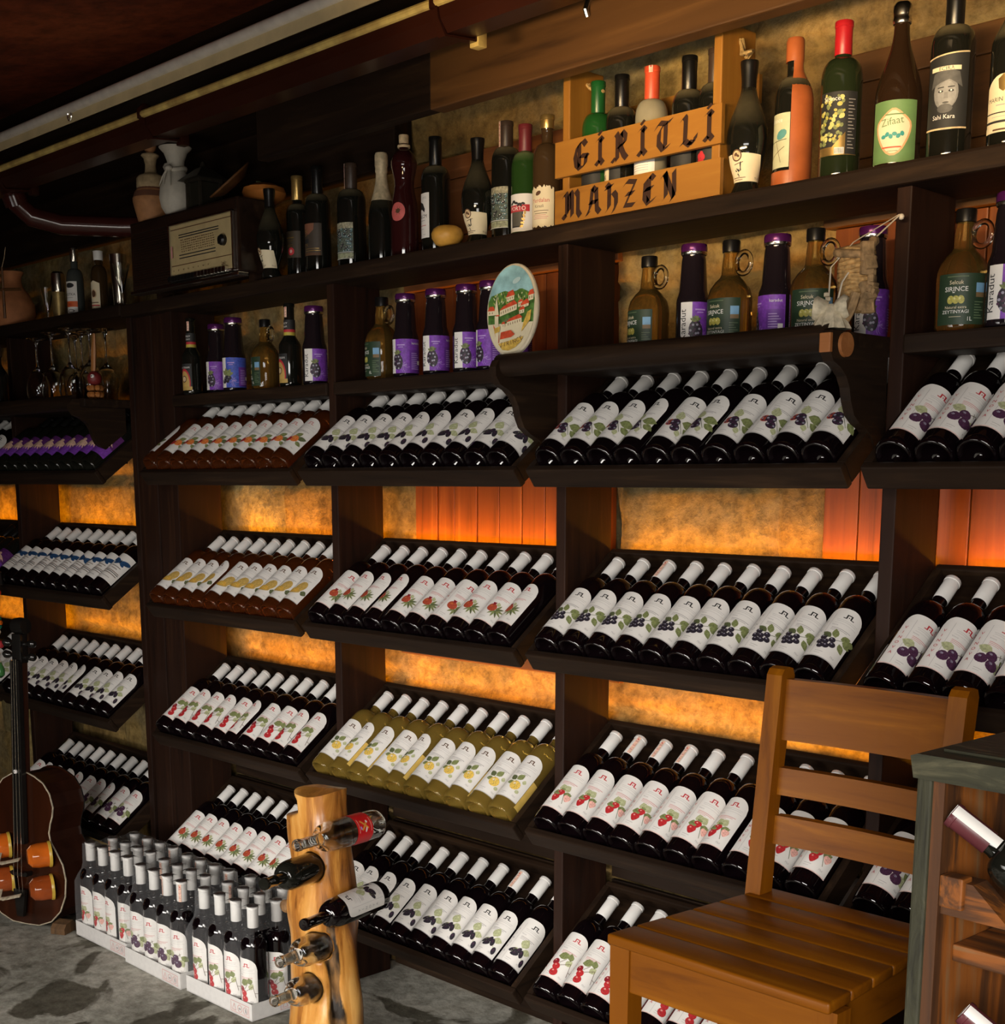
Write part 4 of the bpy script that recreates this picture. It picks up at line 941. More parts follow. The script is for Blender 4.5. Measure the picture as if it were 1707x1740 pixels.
# ---------------------------------------------------------------- radio and its ornaments
RW, RD, RH = .626, .115, .228
rx = thing('radio', 'vintage wooden tube radio with cream dial panel and speaker grille', 'radio', (-1.822, -.093, Z1))
RAD = wood('radio_case', [(.010, .005, .003), (.02, .010, .006), (.035, .018, .010)], 'X', rough=.25, coat=.3)
part('case', rx, lambda m: [m.box((0, .0, .018), (RW, RD, RH), RAD, .006)])
part('top_band', rx, lambda m: m.box((.012, -.004, .19), (RW-.012, .001, RH-.006), RAD, .002))
BEIGE = plain('dial_beige', (.44, .34, .17), .45, var=.08)
DX0, DX1, DZ0, DZ1 = .255, .600, .028, .186
part('dial_panel', rx, lambda m: m.box((DX0, -.006, DZ0), (DX1, .0, DZ1), BEIGE, .002))
def frame(m):
    for a, b, c, d in ((DX0-.006, DX1+.006, DZ1, DZ1+.006), (DX0-.006, DX1+.006, DZ0-.008, DZ0), (DX0-.008, DX0, DZ0-.006, DZ1+.006), (DX1, DX1+.006, DZ0-.006, DZ1+.006)): m.box((a, -.010, c), (b, .0, d), CHROME, .0015)
part('dial_frame', rx, frame)
f = Flat()
for z in (.172, .066): f.rect(DX0+.004, z, DX1-.004, z+.0025, INKB, 2)
for z in (.153, .146): f.rect(DX0+.05, z, DX1-.07, z+.003, INK, 2)
for z in (.094, .085): f.rect(DX0+.05, z, DX1-.09, z+.003, INK, 2)
rnd = random.Random(9)
for i in range(6):
    for j in range(16): f.rect(DX0+.065+.012*j, .104+.0065*i, DX0+.065+.012*j+rnd.uniform(.004, .010), .1062+.0065*i, INKB, 1)
for i in range(8): f.rect(DX0+.02+.028*i, .050, DX0+.023+.028*i, .054, INKB, 1)
f.text('Leli', (DX1-.045, .042), .016, INKB); f.rect(DX0+.01, .09, DX0+.018, .125, INKP, 1)
f.lay(MB(), Matrix.Translation((0, -.006, 0))).obj('dial_print', rx)
part('keys', rx, lambda m: [m.box((DX0+.001+.019*i, -.022, .020), (DX0+.018+.019*i, -.006, .036), CAPB if i < 8 else CHROME, .002) for i in range(17)])
def kn(m):
    M = Matrix.Translation((DX1-.045, -.006, .112)) @ Matrix.Rotation(pi/2, 4, 'X'); m.lathe([(.016, 0), (.016, .010), (.011, .016), (0, .016)], CAPB, 18, M); m.box((DX1-.060, -.020, .100), (DX1-.038, -.006, .114), CAPB, .004)
part('knob', rx, kn)
part('speaker_grille', rx, lambda m: [m.box((.02, -.0045, .028+.0075*i), (DX0-.014, .001, .0325+.0075*i), RAD, .001) for i in range(21)])
part('base_trim', rx, lambda m: m.box((.0, -.008, .006), (RW, .03, .017), CHROME, .002))
part('foot', rx, lambda m: m.box((.03, .07, 0), (.06, .11, .018), RAD)); part('foot', rx, lambda m: m.box((RW-.06, .07, 0), (RW-.03, .11, .018), RAD))
RT = Z1+RH+.0003
CLAY = plain('carved_clay', (.34, .155, .06), .7, var=.2, scale=40); CLAYD = plain('carved_clay_dark', (.13, .05, .025), .8, var=.2)
CARV = plain('carved_ivory', (.36, .26, .14), .7, var=.25, scale=60)
v = thing('carved_vase', 'carved brown stoppered wooden flask with banded pattern on the radio', 'vase', (-1.775, -.035, RT))
VPR = [(.0, 0), (.042, 0), (.046, .006), (.060, .062), (.061, .075), (.052, .098), (.046, .104)]
MB().lathe(VPR, CLAY, 28).obj('belly', v)
m = MB(); m.lathe([(.0465, .100), (.0485, .103), (.046, .108)], CLAYD, 28); m.lathe([(.050, .094), (.054, .088), (.058, .078), (.060, .078), (.054, .096)], CLAYD, 28); m.obj('dark_band', v)
MB().lathe([(.046, .106), (.047, .112), (.046, .138), (.040, .146), (.024, .152), (.019, .158), (.0165, .180), (.021, .200), (.029, .208), (.027, .212), (.012, .212), (0, .212)], CARV, 24).obj('neck', v)
m = MB(); m.lathe([(.008, .211), (.010, .218), (.018, .226), (.021, .236), (.018, .246), (.008, .252), (0, .253)], CLAY, 18); m.obj('stopper', v)
v = thing('vase', 'white flared ceramic vase with a moulded ribbon bow on the radio', 'vase', (-1.625, -.033, RT))
WCER = plain('white_ceramic', (.46, .42, .35), .55, var=.08, scale=60, bump=.1)
MB().lathe([(0, .003), (.030, 0), (.034, .004), (.050, .030), (.0555, .058), (.052, .088), (.040, .118), (.028, .138), (.0255, .150), (.027, .168), (.036, .192), (.050, .206), (.0505, .209), (.044, .209), (.028, .190), (.02, .16), (0, .155)], WCER, 32).obj('body', v)
def bow(m):
    m.tube([(.029*cos(t), .029*sin(t), .143+.004*sin(t*2)) for t in [2*pi*i/20 for i in range(20)]], .007, WCER, 8, closed=True)
    m.ball((.012, -.032, .142), .014, WCER, 10, sz=.7)
    m.tube([(.006, -.036, .138), (-.010, -.044, .115), (-.018, -.051, .092)], [.006, .005, .002], WCER, 8, flat=.5); m.tube([(.016, -.034, .136), (.026, -.040, .112), (.036, -.044, .086)], [.006, .005, .002], WCER, 8, flat=.5)
    m.tube([(.0, -.036, .136), (.004, -.048, .110), (.012, -.054, .090)], [.005, .004, .002], WCER, 8, flat=.5)
    for a in (-.6, -.2, .2, .6): m.tube([(-.024+.01*a, -.014, .135), (-.032+.012*a, -.018, .155), (-.028+.02*a, -.014, .166)], [.004, .005, .002], WCER, 6)
part('ribbon', v, bow, 60)
v = thing('lantern', 'small dark house-shaped lantern with a pitched roof on the radio', 'lantern', (-1.49, -.02, RT))
LAN = plain('lantern_metal', (.03, .024, .016), .5, .3, var=.4, scale=40)
def lan(m):
    m.box((-.042, -.042, 0), (.042, .042, .010), LAN, .002)
    for sx in (-1, 1):
        for sy in (-1, 1): m.box((sx*.036-.004, sy*.036-.004, .010), (sx*.036+.004, sy*.036+.004, .085), LAN)
    m.box((-.042, -.042, .085), (.042, .042, .092), LAN)
part('frame', v, lan)
part('glass', v, lambda m: m.box((-.033, -.033, .010), (.033, .033, .084), plain('smoked_glass', (.02, .018, .012), .15, var=0), .001))
part('roof', v, lambda m: [m.add([(-.058, -.058, .092), (.058, -.058, .092), (.058, .058, .092), (-.058, .058, .092), (-.016, -.016, .128), (.016, -.016, .128), (.016, .016, .128), (-.016, .016, .128)], [(0, 1, 5, 4), (1, 2, 6, 5), (2, 3, 7, 6), (3, 0, 4, 7), (4, 5, 6, 7), (3, 2, 1, 0)], LAN), m.lathe([(.016, .126), (.008, .134), (.006, .146), (0, .149)], LAN, 12)])
v = thing('wooden_bowl', 'tilted wooden platter with a turquoise glazed centre leaning on the radio', 'bowl', (-1.335, -.02, RT+.064), Vector((-.23, -.64, .74)).to_track_quat('Z', 'Y').to_euler())
BOWLW = wood('bowl_wood', [(.05, .02, .007), (.12, .05, .016), (.2, .09, .03)], 'X', rough=.45)
TURQ = plain('turquoise_glaze', (.01, .16, .15), .1, var=.4, scale=18)
MB().lathe([(0, -.014), (.05, -.012), (.092, .008), (.094, .013), (.088, .013), (.062, .0), (.060, -.004)], BOWLW, 36, sy=.82).obj('rim', v)
MB().lathe([(.061, -.003), (.03, -.007), (0, -.008)], TURQ, 32, sy=.82).obj('glazed_centre', v)
v = thing('gourd_bowl', 'striped orange squat gourd lying on the radio behind dark bottle', 'gourd', (-1.262, .045, RT))
MB().lathe([(0, 0), (.03, .001), (.056, .014), (.066, .030), (.060, .046), (.036, .057), (.010, .058), (0, .055)], plain('gourd_orange', (.48, .17, .035), .4, var=.4, scale=14), 30, flute=lambda i, n, z: 1+.03*cos(i*2*pi*10/30)).obj('skin', v)
MB().tube([(0, 0, .055), (-.004, -.01, .062), (-.012, -.02, .062)], .005, LEAFD, 8).obj('stalk', v)
# ---------------------------------------------------------------- left end of the top shelf
Z0 = TOPZ+.0063
v = thing('clay_jug', 'orange clay jug with handle at the left frame edge', 'jug', (-3.03, .06, Z0))
TERR = plain('terracotta', (.44, .17, .065), .75, var=.15, scale=30)
MB().lathe([(0, .004), (.055, 0), (.068, .006), (.082, .05), (.080, .09), (.062, .128), (.040, .156), (.034, .176), (.036, .196), (.046, .214), (.043, .214), (.030, .190), (0, .186)], TERR, 30).obj('body', v)
MB().tube([(-.038, -.01, .196), (-.075, -.02, .190), (-.092, -.022, .150), (-.078, -.016, .11)], .010, TERR, 10).obj('handle', v)
def flutegl(label, loc, h=.13, r=.026):
    v = thing('flute_glass', label, 'glass', loc, group='cone glasses on the top shelf')
    MB().lathe([(.0, 0), (.024, 0), (.024, .0015), (.004, .004), (.0032, .02), (.004, .035), (r, h), (r-.0012, h), (.0035, .042), (0, .039)], CLEAR, 24).obj('bowl_and_stem', v)
flutegl('empty cone glass standing between jug and gold shaker', (-2.77, .075, Z0))
flutegl('empty cone glass standing against the radio grille', (-2.06, -.0, Z0), .135, .03)
v = thing('cocktail_shaker', 'tall gold-banded metal shaker left of the vodka bottle', 'shaker', (-2.645, .06, Z0))
MB().lathe([(0, 0), (.023, 0), (.0235, .10), (.0235, .102)], plain('brass_sleeve', (.42, .30, .12), .4, .7, var=.3, scale=40), 24).obj('cup', v); MB().lathe([(.0235, .102), (.0255, .110), (.0255, .150), (.024, .168), (.018, .175), (0, .175)], SILV, 24).obj('lid', v)
def lab_vot():
    f = Flat(); f.rect(-.028, 0, .028, .112, PAPER); f.ell((0, .098), .018, .009, INK, n=14); f.text('VOTKA', (0, .062), .013, INK); f.rect(-.018, .054, .012, .0555, INKG); f.rect(-.028, .022, .028, .042, plain('orange_band', (.70, .13, .03), .5)); f.text('40', (0, .027), .012, INKR); f.ell((.002, .008), .014, .006, INK, n=12); f.ell((.002, .008), .011, .0042, PAPER, n=12); return f
bot('clear vodka bottle with white and orange VOTKA label', (-2.51, .06, Z0), bprof(.246, .031, .128, .17, .0125), plain('vodka_glass', (.05, .055, .05), .05, var=0), lab_vot(), .012, spin=.35, cap=SILV, capz=(.196, .2465), rn=.0125)
bot('dark blue bottle between vodka and white-capped bottle', (-2.43, .115, Z0), bprof(.210, .026, .14, .168, .013), BLUEG, None, cap=CAPB, capz=(.178, .2105), rn=.013)
def lab_gin():
    f = Flat(); f.grid(-.024, .024, 0, lambda u: .095-abs(u)*.4, CREAM, 12); f.ell((0, .05), .013, .016, CORK, n=16); f.ell((0, .05), .009, .012, INKB, n=14); f.rect(-.018, .018, .018, .021, INKB); f.rect(-.022, .008, .022, .012, INKR); return f
bot('brown bottle with white cap and cream arched label beside silver cup', (-2.30, .045, Z0), bprof(.200, .029, .116, .158, .0125), plain('brown_glass', (.04, .022, .008), .06, var=0), lab_gin(), .010, spin=.25, cap=CAPW, capz=(.176, .2075), rn=.0145, lipb=False)
v = thing('metal_tumbler', 'tall tapered silver metal tumbler beside the radio', 'cup', (-2.195, .065, Z0))
MB().lathe([(0, 0), (.020, 0), (.0215, .003), (.024, .07), (.0285, .150), (.0295, .186), (.028, .186), (.026, .15), (0, .05)], SILV, 26).obj('body', v)
v = thing('hanging_stick', 'thin wooden stick with a cross piece hanging on a string below the pipe', 'ornament', (-2.72, -.12, Z0+.0004))
part('stick', v, lambda m: m.tube([(0, 0, .0), (.0, .0, .18)], [.006, .004], BOWLW, 8)); part('cross_piece', v, lambda m: m.tube([(-.11, -.02, .11), (.10, .02, .095)], [.006, .005], BOWLW, 8))
part('string', v, lambda m: m.tube([(0, 0, .18), (.012, .005, .21), (.02, .01, .25)], .0012, CORK, 5))
# ---------------------------------------------------------------- middle shelf
ZM = MIDZ; ZD = MIDZ-.0018
def wglass(label, loc, h=.245, R=.042):
    v = thing('wine_glass', label, 'glass', (loc[0], loc[1], loc[2]), group='upside-down wine glasses')
    P = [(R*.80, 0), (R*.97, .035), (R, .055), (R*.9, .085), (R*.6, .112), (R*.2, .128), (.0042, .14), (.0036, .17), (.0042, h-.022), (.010, h-.008), (.034, h-.002), (.035, h), (0, h+.0005)]
    Q = [(0, .127), (R*.17, .1245), (R*.57, .1095), (R*.87, .084), (R*.97, .055), (R*.94, .035), (R*.78, 0.0)]
    MB().lathe(list(reversed(P))+[(R*.78, .0)]+list(reversed(Q)), CLEAR, 28).obj('bowl_and_stem', v)
for i, (x, y, h) in enumerate(((-2.555, -.085, .235), (-2.455, -.075, .248), (-2.50, .04, .25), (-2.375, -.0, .252), (-2.29, -.09, .250), (-2.215, .01, .25), (-2.15, -.085, .238))):
    wglass('upside-down stemmed wine glass on the dim shelf, %s from the left' % ORD[i], (x, y, ZD), h)
v = thing('wooden_doll', 'red and brown beaded wooden spoon doll beside the upturned glasses', 'ornament', (-2.068, -.115, ZD))
part('base_beads', v, lambda m: [m.ball((.018*cos(i*1.05), .018*sin(i*1.05), .014+.022*(i // 6)), .011, plain('amber_bead', (.32, .12, .03), .4), 8) for i in range(12)])
part('head', v, lambda m: [m.ball((0, 0, .068), .025, plain('doll_red', (.16, .015, .015), .5), 14)])
part('eye', v, lambda m: [m.ball((.018, -.017, .074), .007, PAPER, 8), m.ball((.021, -.022, .074), .003, INK, 6)])
part('spoon_handle', v, lambda m: m.tube([(-.006, .0, .085), (.004, 0, .16), (.012, 0, .215)], [.007, .008, .004], plain('orange_stick', (.34, .14, .04), .5), 8, flat=1.6))
def lab_bird():
    f = Flat(); f.fan((0, .045), [(.026*cos(t)*(1 if sin(t) < .2 else .8), .045+.045*sin(t)) for t in [2*pi*i/18 for i in range(18)]], CREAM); f.ell((0, .058), .007, .010, INK, n=10); f.ell((-.008, .048), .010, .004, INKR, .6, 9); f.ell((.008, .048), .010, .004, INKR, -.6, 9); f.ell((0, .028), .006, .012, plain('green_ink', (.03, .14, .06), .5), 0, 9); f.rect(-.012, .080, .012, .083, INKR); return f
bot('dark liqueur bottle with ornate cream emblem label on the far left shelf', (-2.885, -.085, ZD), bprof(.235, .036, .115, .17, .013, 'burg'), BLACKG, lab_bird(), .018, spin=.35, cap=CAPBR, capz=(.19, .2355))
bot('dark liqueur bottle half cut off by the left edge, cream emblem label', (-2.985, -.105, ZD), bprof(.235, .036, .115, .17, .013, 'burg'), BLACKG, lab_bird(), .018, spin=.2, cap=CAPBR, capz=(.19, .2355))
def lab_crm():
    f = Flat(); w = .031; f.grid(-w, w, 0, .085, INK, 18, nv=2); f.fan((0, .03), [(.026*cos(t), .024+.046*max(sin(t), -.5)) for t in [2*pi*i/24 for i in range(24)]], INKR); f.fan((0, .028), [(.022*cos(t), .022+.040*max(sin(t), -.5)) for t in [2*pi*i/24 for i in range(24)]], plain('honey_label', (.52, .34, .10), .5, var=.2)); f.ell((0, .036), .012, .011, INKB, n=14); f.ell((0, .036), .009, .008, CORK, n=12); f.text('OLD CREAM', (0, .070), .0085, PAPER); f.rect(-w, .0, w, .012, plain('honey_foot', (.46, .30, .08), .5)); return f
def collar(e):
    for z0, z1, mt in ((.150, .160, plain('yellow_band', (.50, .40, .06), .5)), (.160, .168, INKR), (.168, .196, INK)):
        MB().lathe([(.0178-.02*(z0-.15), z0), (.0180-.02*(z1-.15), z1)], mt, 20).obj('neck_band', e)
    f = Flat(); f.text('SHEILEY', (0, .012), .0085, PAPER); f.text('CREAM', (0, .002), .0085, PAPER); f.wrap(MB(), lambda z: .0175, .171).obj('neck_print', e)
CRP = bprof(.243, .0335, .118, .160, .0155, 'burg')
CML = lab_crm()
bot('small cream-liqueur bottle with red and yellow neck bands, leftmost of its shelf', (-1.652, .012, ZM), CRP, BLACKG, CML, .012, spin=.05, cap=CAPB, capz=(.198, .2435), rn=.0125, extra=collar, tape=(.203, .032, .4)).scale = (.92, .92, .98)
bot('cream-liqueur bottle with red and yellow neck bands, beside the amber oil jug', (-1.152, .045, ZM), CRP, BLACKG, CML, .012, spin=-.25, cap=CAPB, capz=(.198, .2435), rn=.0125, extra=collar, tape=(.203, .032, .5))
# mulberry juice jars
JP = [(0, .006), (.020, .003), (.027, 0), (.033, .002), (.035, .008), (.035, .102), (.0345, .108), (.032, .116), (.0295, .124), (.0255, .185), (.0235, .196), (.0245, .199), (.0245, .203), (.020, .204), (0, .204)]
def lab_kara(main=PURPLE, leafm=None):
    f = Flat(); w = .082
    f.grid(-.030, -.004, 0, .088, PAPER, 10, nv=2); f.grid(-.004, .036, 0, .088, main, 12, nv=2); f.grid(.036, .075, 0, .088, main, 12, nv=2); f.grid(.0365, .073, .004, .060, plain('purple_panel', tuple(x*.75 for x in ((.20, .05, .42) if main is PURPLE else (.06, .10, .5))), .5), 10)
    if main is PURPLE: f.text('Karadut', (-.0175, .042), .0195, INK, pi/2)
    else: f.rect(-.025, .008, -.022, .07, INKG, 1)
    rnd = random.Random(8)
    for i in range(7):
        t0 = rnd.uniform(0, 6); c = (rnd.uniform(.006, .03), rnd.uniform(.012, .05)); pts = [(c[0]+(.003+.0022*k)*cos(t0+k*.6), c[1]+(.003+.0022*k)*sin(t0+k*.6)) for k in range(6)]
        for a, b in zip(pts, pts[1:]): f.line(a, b, .0008, PURPLEL)
    f.rect(.002, .071, .024, .074, PURPLEL); f.rect(.006, .066, .020, .068, PURPLEL)
    c = (.004, .030)
    if main is PURPLE:
        f.ell(c, .0145, .0215, BERRYK, .15, 16)
        for i in range(26):
            a = i*2.4; r = .0135*sqrt(i/26); f.ell((c[0]+r*cos(a), c[1]+1.45*r*sin(a)), .0026, .0026, [BERRYK, PLUMC, BERRYH][i % 3], n=7)
        for a in (40, 70, 95, 120, 150): f.leaf((c[0], c[1]+.018), .014, .003, radians(a), LEAF if a % 20 else LEAFD)
    else:
        for x, y in ((-.006, .026), (.002, .020), (.008, .028), (.0, .034), (-.010, .018)): circ(f, (x, y), .0065, BERRYK, BERRYH)
        for a in (20, 55, 100, 140): f.leaf((.0, .036), .022, .006, radians(a), LEAF)
    f.text('karadut' if main is PURPLE else '', (.055, .074), .0085, PAPER) if main is PURPLE else None
    for i in range(9): f.rect(.041, .010+.005*i, .066-.004*(i % 3), .0118+.005*i, PURPLEL, 2)
    f.rect(.060, .022, .070, .032, PAPER, 1)
    return f
KL = lab_kara(); KB = lab_kara(BLUEP)
JBODY = MB().lathe(JP, plain('black_juice_glass', (.012, .008, .010), .08, var=0, spec=.5), 28).mesh('jar_body', 50)
JL = KL.wrap(MB(), rfun(JP), .012).mesh('jar_label', 60); JLB = KB.wrap(MB(), rfun(JP), .012).mesh('jar_label_blue', 60)
def lid(m): m.lathe([(.0262, .199), (.0275, .201), (.0275, .212), (.0268, .216), (.0255, .218), (0, .2175)], LIDP, 26); m.lathe([(.0256, .196), (.0276, .1985), (.0276, .2025), (.026, .203)], SILV, 26)
mb = MB(); lid(mb); JLID = mb.mesh('jar_lid', 40)
def jar(label, x, y, z, spin=0., sc=1., blue=False):
    e = thing('juice_jar', label, 'jar', (x, y, z), (0, 0, spin), 'dark juice jars'); e.scale = (sc,)*3
    link('body', JBODY, e); link('label', JLB if blue else JL, e); link('lid', JLID, e)
jar('purple-label juice jar behind the small cream-liqueur bottle', -1.580, .062, ZM, .25)
jar('blue-label blueberry juice jar on the shelf under the radio', -1.455, .045, ZM, .30, 1.04, True)
jar('Karadut jar with white panel forward, rightmost on the shelf under the radio', -1.042, .055, ZM, .85, 1.04)
for i, (x, sp) in enumerate(((-.625, .10), (-.500, .45), (-.380, .65), (-.290, -.2), (-.190, .55))):
    jar(('juice jar turned to its purple side, beside the oil jug left of the plaque', 'Karadut jar second from left in the row left of the oval plaque', 'Karadut jar in the middle of the row left of the oval plaque', 'jar turned to its purple back, fourth in the row left of the plaque', 'Karadut jar partly hidden behind the painted oval plaque')[i], x, .055, ZM, sp, 1.02)
jar('Karadut jar with white panel between two oil jugs right of the plaque', .405, .0, ZD, .75, 1.03)
jar('jar turned to its purple printed back, between two oil jugs', .598, .03, ZD, -.95, 1.03)
jar('dark jar standing behind the hanging straw basket', .775, .105, ZD, .5, 1.04)
jar('dark jar at the right frame edge beside the oil jug', 1.100, .035, ZM, .3, 1.08)
# oil jugs with ring handle
OP = [(0, .008), (.024, .004), (.034, 0), (.042, .002), (.0445, .008), (.0448, .090), (.044, .102), (.040, .116), (.030, .130), (.0215, .138), (.0185, .144), (.0175, .160), (.0155, .178), (.014, .190), (.0165, .192), (.0165, .197), (.0125, .198), (0, .198)]
def lab_oil():
    f = Flat(); f.grid(-.040, .050, 0, .086, GREENL, 26, nv=2); f.text('Selcuk', (-.004, .068), .0095, CREAM); f.text('SIRINCE', (-.004, .056), .0115, WHITE); f.rect(-.010, .0535, -.006, .0548, WHITE, 1)
    for dx in (-.009, 0, .009): f.ell((-.004+dx, .042), .0058, .0072, OLIVEF, dx*20, 12); f.ell((-.006+dx, .044), .0018, .0022, plain('olive_glint', (.62, .58, .26), .5), 0, 6)
    f.text('Natural extra', (-.004, .027), .0068, CREAM); f.text('ZEYTINYAGI', (-.004, .019), .0082, WHITE); f.rect(-.014, .013, .006, .0136, CREAM); f.text('1L', (.020, .006), .010, WHITE)
    f.rect(.030, .046, .047, .070, SKYB, 3); f.rect(.030, .046, .047, .054, plain('photo_earth', (.20, .13, .06), .5), 3)
    for i in range(7): f.rect(.028, .010+.0045*i, .046-.004*(i % 3), .0116+.0045*i, plain('green_text', (.12, .17, .09), .5), 2)
    f.rect(-.020, .080, .016, .0815, plain('green_text', (.12, .17, .09), .5)); return f
OL = lab_oil().wrap(MB(), rfun(OP), .010).mesh('oil_label', 60)
OBODY = MB().lathe(OP, OILG, 30).mesh('oil_body', 50)
ONECK = MB().lathe([(.0182, .1435), (.0178, .160), (.0158, .178), (.0145, .189)], CLEAR, 20).mesh('oil_neck')
mb = MB(); mb.lathe([(.0165, .186), (.0178, .187), (.0178, .206), (.0168, .209), (0, .209)], CAPB, 24, flute=lambda i, n, z: 1-.03*(i % 2)); OCAP = mb.mesh('oil_cap', 40)
mb = MB(); mb.tube([(.0165+.019+.019*cos(t), 0, .163+.0205*sin(t)) for t in [2*pi*i/22 for i in range(22)]], .0052, CLEAR, 10, closed=True); OHAN = mb.mesh('oil_handle', 60)
def oiljug(label, x, y, z, spin, sc=1.):
    e = thing('oil_jug', label, 'bottle', (x, y, z), (0, 0, 0), 'olive oil jugs'); e.scale = (sc,)*3
    link('body', OBODY, e); link('label', OL, e, rot=(0, 0, spin)); link('cap', OCAP, e); link('ring_handle', OHAN, e, rot=(0, 0, -.15))
oiljug('amber olive oil jug in front of dark timber on the shelf below the radio', -1.288, .05, ZM, -.55, 1.0)
oiljug('olive oil jug left of the row of purple-label jars', -.745, .07, ZM, -.35, 1.08)
oiljug('olive oil jug standing just right of the painted oval plaque', .268, .015, ZD, -.25, 1.04)
oiljug('olive oil jug between the two purple-label jars', .503, .0, ZD, .0, 1.06)
oiljug('olive oil jug beside the hanging straw basket', .703, .01, ZD, .4, 1.06)
oiljug('olive oil jug on the right-hand shelf past the timber upright', 1.003, .05, ZM, .35, 1.06)
# painted oval plaque
pq = thing('oval_plaque', 'painted oval ceramic plaque of a red-roofed hillside village lettered along its rim', 'plaque', (-.005, -.15, 1.8095), (radians(-4), 0, radians(9)))
PA, PB = .0735, .105
M0 = Matrix.Translation((0, 0, PB))
MB().lathe([(0, .006), (PA-.004, .006), (PA-.001, .003), (PA, -.002), (PA-.002, -.007), (PA-.006, -.008), (0, -.007)], plain('glazed_bisque', (.60, .52, .38), .3, var=.06), 48, M=M0 @ Matrix.Rotation(pi/2, 4, 'X') @ Matrix.Diagonal((1, PB/PA, 1, 1))).obj('dish', pq)
f = Flat(); a, b = PA-.006, PB-.006
def clip(v): return a*sqrt(max(0, 1-(v/b)**2))
def band(v0, v1, mat, n=14):
    pts = [(clip(v0+(v1-v0)*i/n), v0+(v1-v0)*i/n) for i in range(n+1)]; f.poly([(-x, y) for x, y in pts[::-1]]+[(x, y) for x, y in pts], mat)
P_SKY = plain('paint_sky', (.22, .40, .44), .35, var=.3, scale=40); P_G = plain('paint_green', (.06, .14, .03), .35, var=.6, scale=90); P_GL = plain('paint_lime', (.24, .32, .06), .35, var=.4, scale=120); P_RED = plain('paint_roof', (.50, .07, .03), .3, var=.3, scale=90); P_CR = plain('paint_cream', (.62, .55, .38), .35, var=.1); P_YE = plain('paint_yellow', (.55, .36, .07), .35, var=.3, scale=90)
band(-b, b, P_CR, 40); band(.02, b*.999, P_SKY, 20)
hill = lambda u: .034+.010*max(0, 1-abs(u+.020)/.034)+.013*max(0, 1-abs(u-.026)/.03)
f.poly([(-clip(-.03), -.03)]+[(clip(-.03), -.03)]+[(clip(.02+.0), .02)]+[(u, min(hill(u), .048)) for u in [.062-.008*i for i in range(16)]]+[(-clip(.02), .02)], P_G)
rnd = random.Random(12)
for i in range(60):
    u, v_ = rnd.uniform(-.05, .056), rnd.uniform(.002, .036); f.leaf((u, v_), rnd.uniform(.005, .010), .0014, radians(rnd.uniform(50, 130)), P_GL if i % 2 else LEAFL)
f.ell((.014, .064), .012, .006, plain('paint_cloud', (.34, .48, .50), .35), .4, 12)
def house(u, v_, w, h, rh, sk=.18, n=3):
    S_ = lambda x: v_+(x-u)*sk
    f.poly([(u, S_(u)), (u+w, S_(u+w)), (u+w, S_(u+w)+h), (u, S_(u)+h)], P_CR); f.poly([(u-.002, S_(u)+h), (u+w+.002, S_(u+w)+h), (u+w*.82, S_(u+w)+h+rh), (u+w*.18, S_(u)+h+rh)], P_RED)
    for i in range(n):
        x = u+w*(i+.6)/(n+.4); f.rect(x-.0009, S_(x)+h*.3, x+.0009, S_(x)+h*.75, INKB, 1)
house(-.012, .018, .021, .010, .012, .2, 3); house(.050, .016, .014, .012, .011, .2, 2); house(-.064, -.010, .018, .010, .010, 0, 2)
house(-.030, -.014, .048, .013, .009, .27, 7); house(.022, .004, .012, .010, .005, .2, 2); house(.030, .0, .022, .006, .010, .25, 2); house(.026, -.012, .014, .008, .007, .2, 2)
f.ell((-.006, -.023), .013, .004, LEAFD, .2, 10); house(-.008, -.040, .042, .012, .008, .2, 6); house(-.022, -.040, .008, .008, .005, .1, 1)
f.poly([(.034, -.052), (.058, -.026), (.060, -.004), (.050, -.008), (.040, -.03)], P_YE); f.poly([(-.048, -.030), (-.036, -.070), (-.028, -.074), (-.030, -.056)], P_RED)
f.poly([(-.044, -.012), (-.033, -.012), (-.031, -.05), (-.030, -.072), (-.037, -.072), (-.042, -.04)], P_CR); f.poly([(-.046, -.010), (-.032, -.010), (-.040, .030)], P_CR); f.poly([(-.044, -.040), (-.027, -.036), (-.028, -.048), (-.042, -.052)], P_YE); f.rect(-.040, -.013, -.030, -.010, P_RED, 1)
f.poly([(-.026, -.066), (.006, -.062), (.016, -.056), (.004, -.046), (-.024, -.050)], P_RED)
f.fan((.006, -.084), [(-.030, -.076), (.040, -.062), (.034, -.074), (.018, -.086), (.0, -.092), (-.018, -.090)], P_YE)
for i, ch in enumerate('SIRINCE'): f.text(ch, (-.022+.0098*i, -.082+.0004*i*i*.9), .0135, INKB, radians(-14+8*i))
f.rect(-.0235, -.0845, -.0205, -.0825, INKB, 1)
f.lay(MB(), M0 @ Matrix.Translation((0, -.007, 0)), step=.00003).obj('painting', pq)
# hanging straw basket with tulle bow
hb = thing('hanging_basket', 'straw and bark basket ornament hung by white ribbons above a tulle bow', 'ornament', (.868, -.10, 1.90))
STRAW = plain('straw', (.40, .24, .09), .8, var=.4, scale=120, bump=.6); BARK = plain('bark', (.27, .17, .08), .85, var=.5, scale=60, bump=.8); RIB = plain('ribbon_white', (.62, .54, .42), .6, var=.1); TUL = plain('tulle', (.52, .45, .32), .7, var=.3, scale=80)
def bsk(m):
    for i in range(15):
        z = -.055+.0075*i; r = .034*sqrt(max(.15, 1-((i-9)/11)**2)); m.tube([(r*cos(t), r*.8*sin(t), z+.002*sin(t*3+i)) for t in [2*pi*k/18 for k in range(18)]], .0046, STRAW, 6, closed=True)
    m.lathe([(0, -.058), (.015, -.05), (.030, -.01), (.033, .03), (.026, .052), (0, .058)], STRAW, 18, sy=.8)
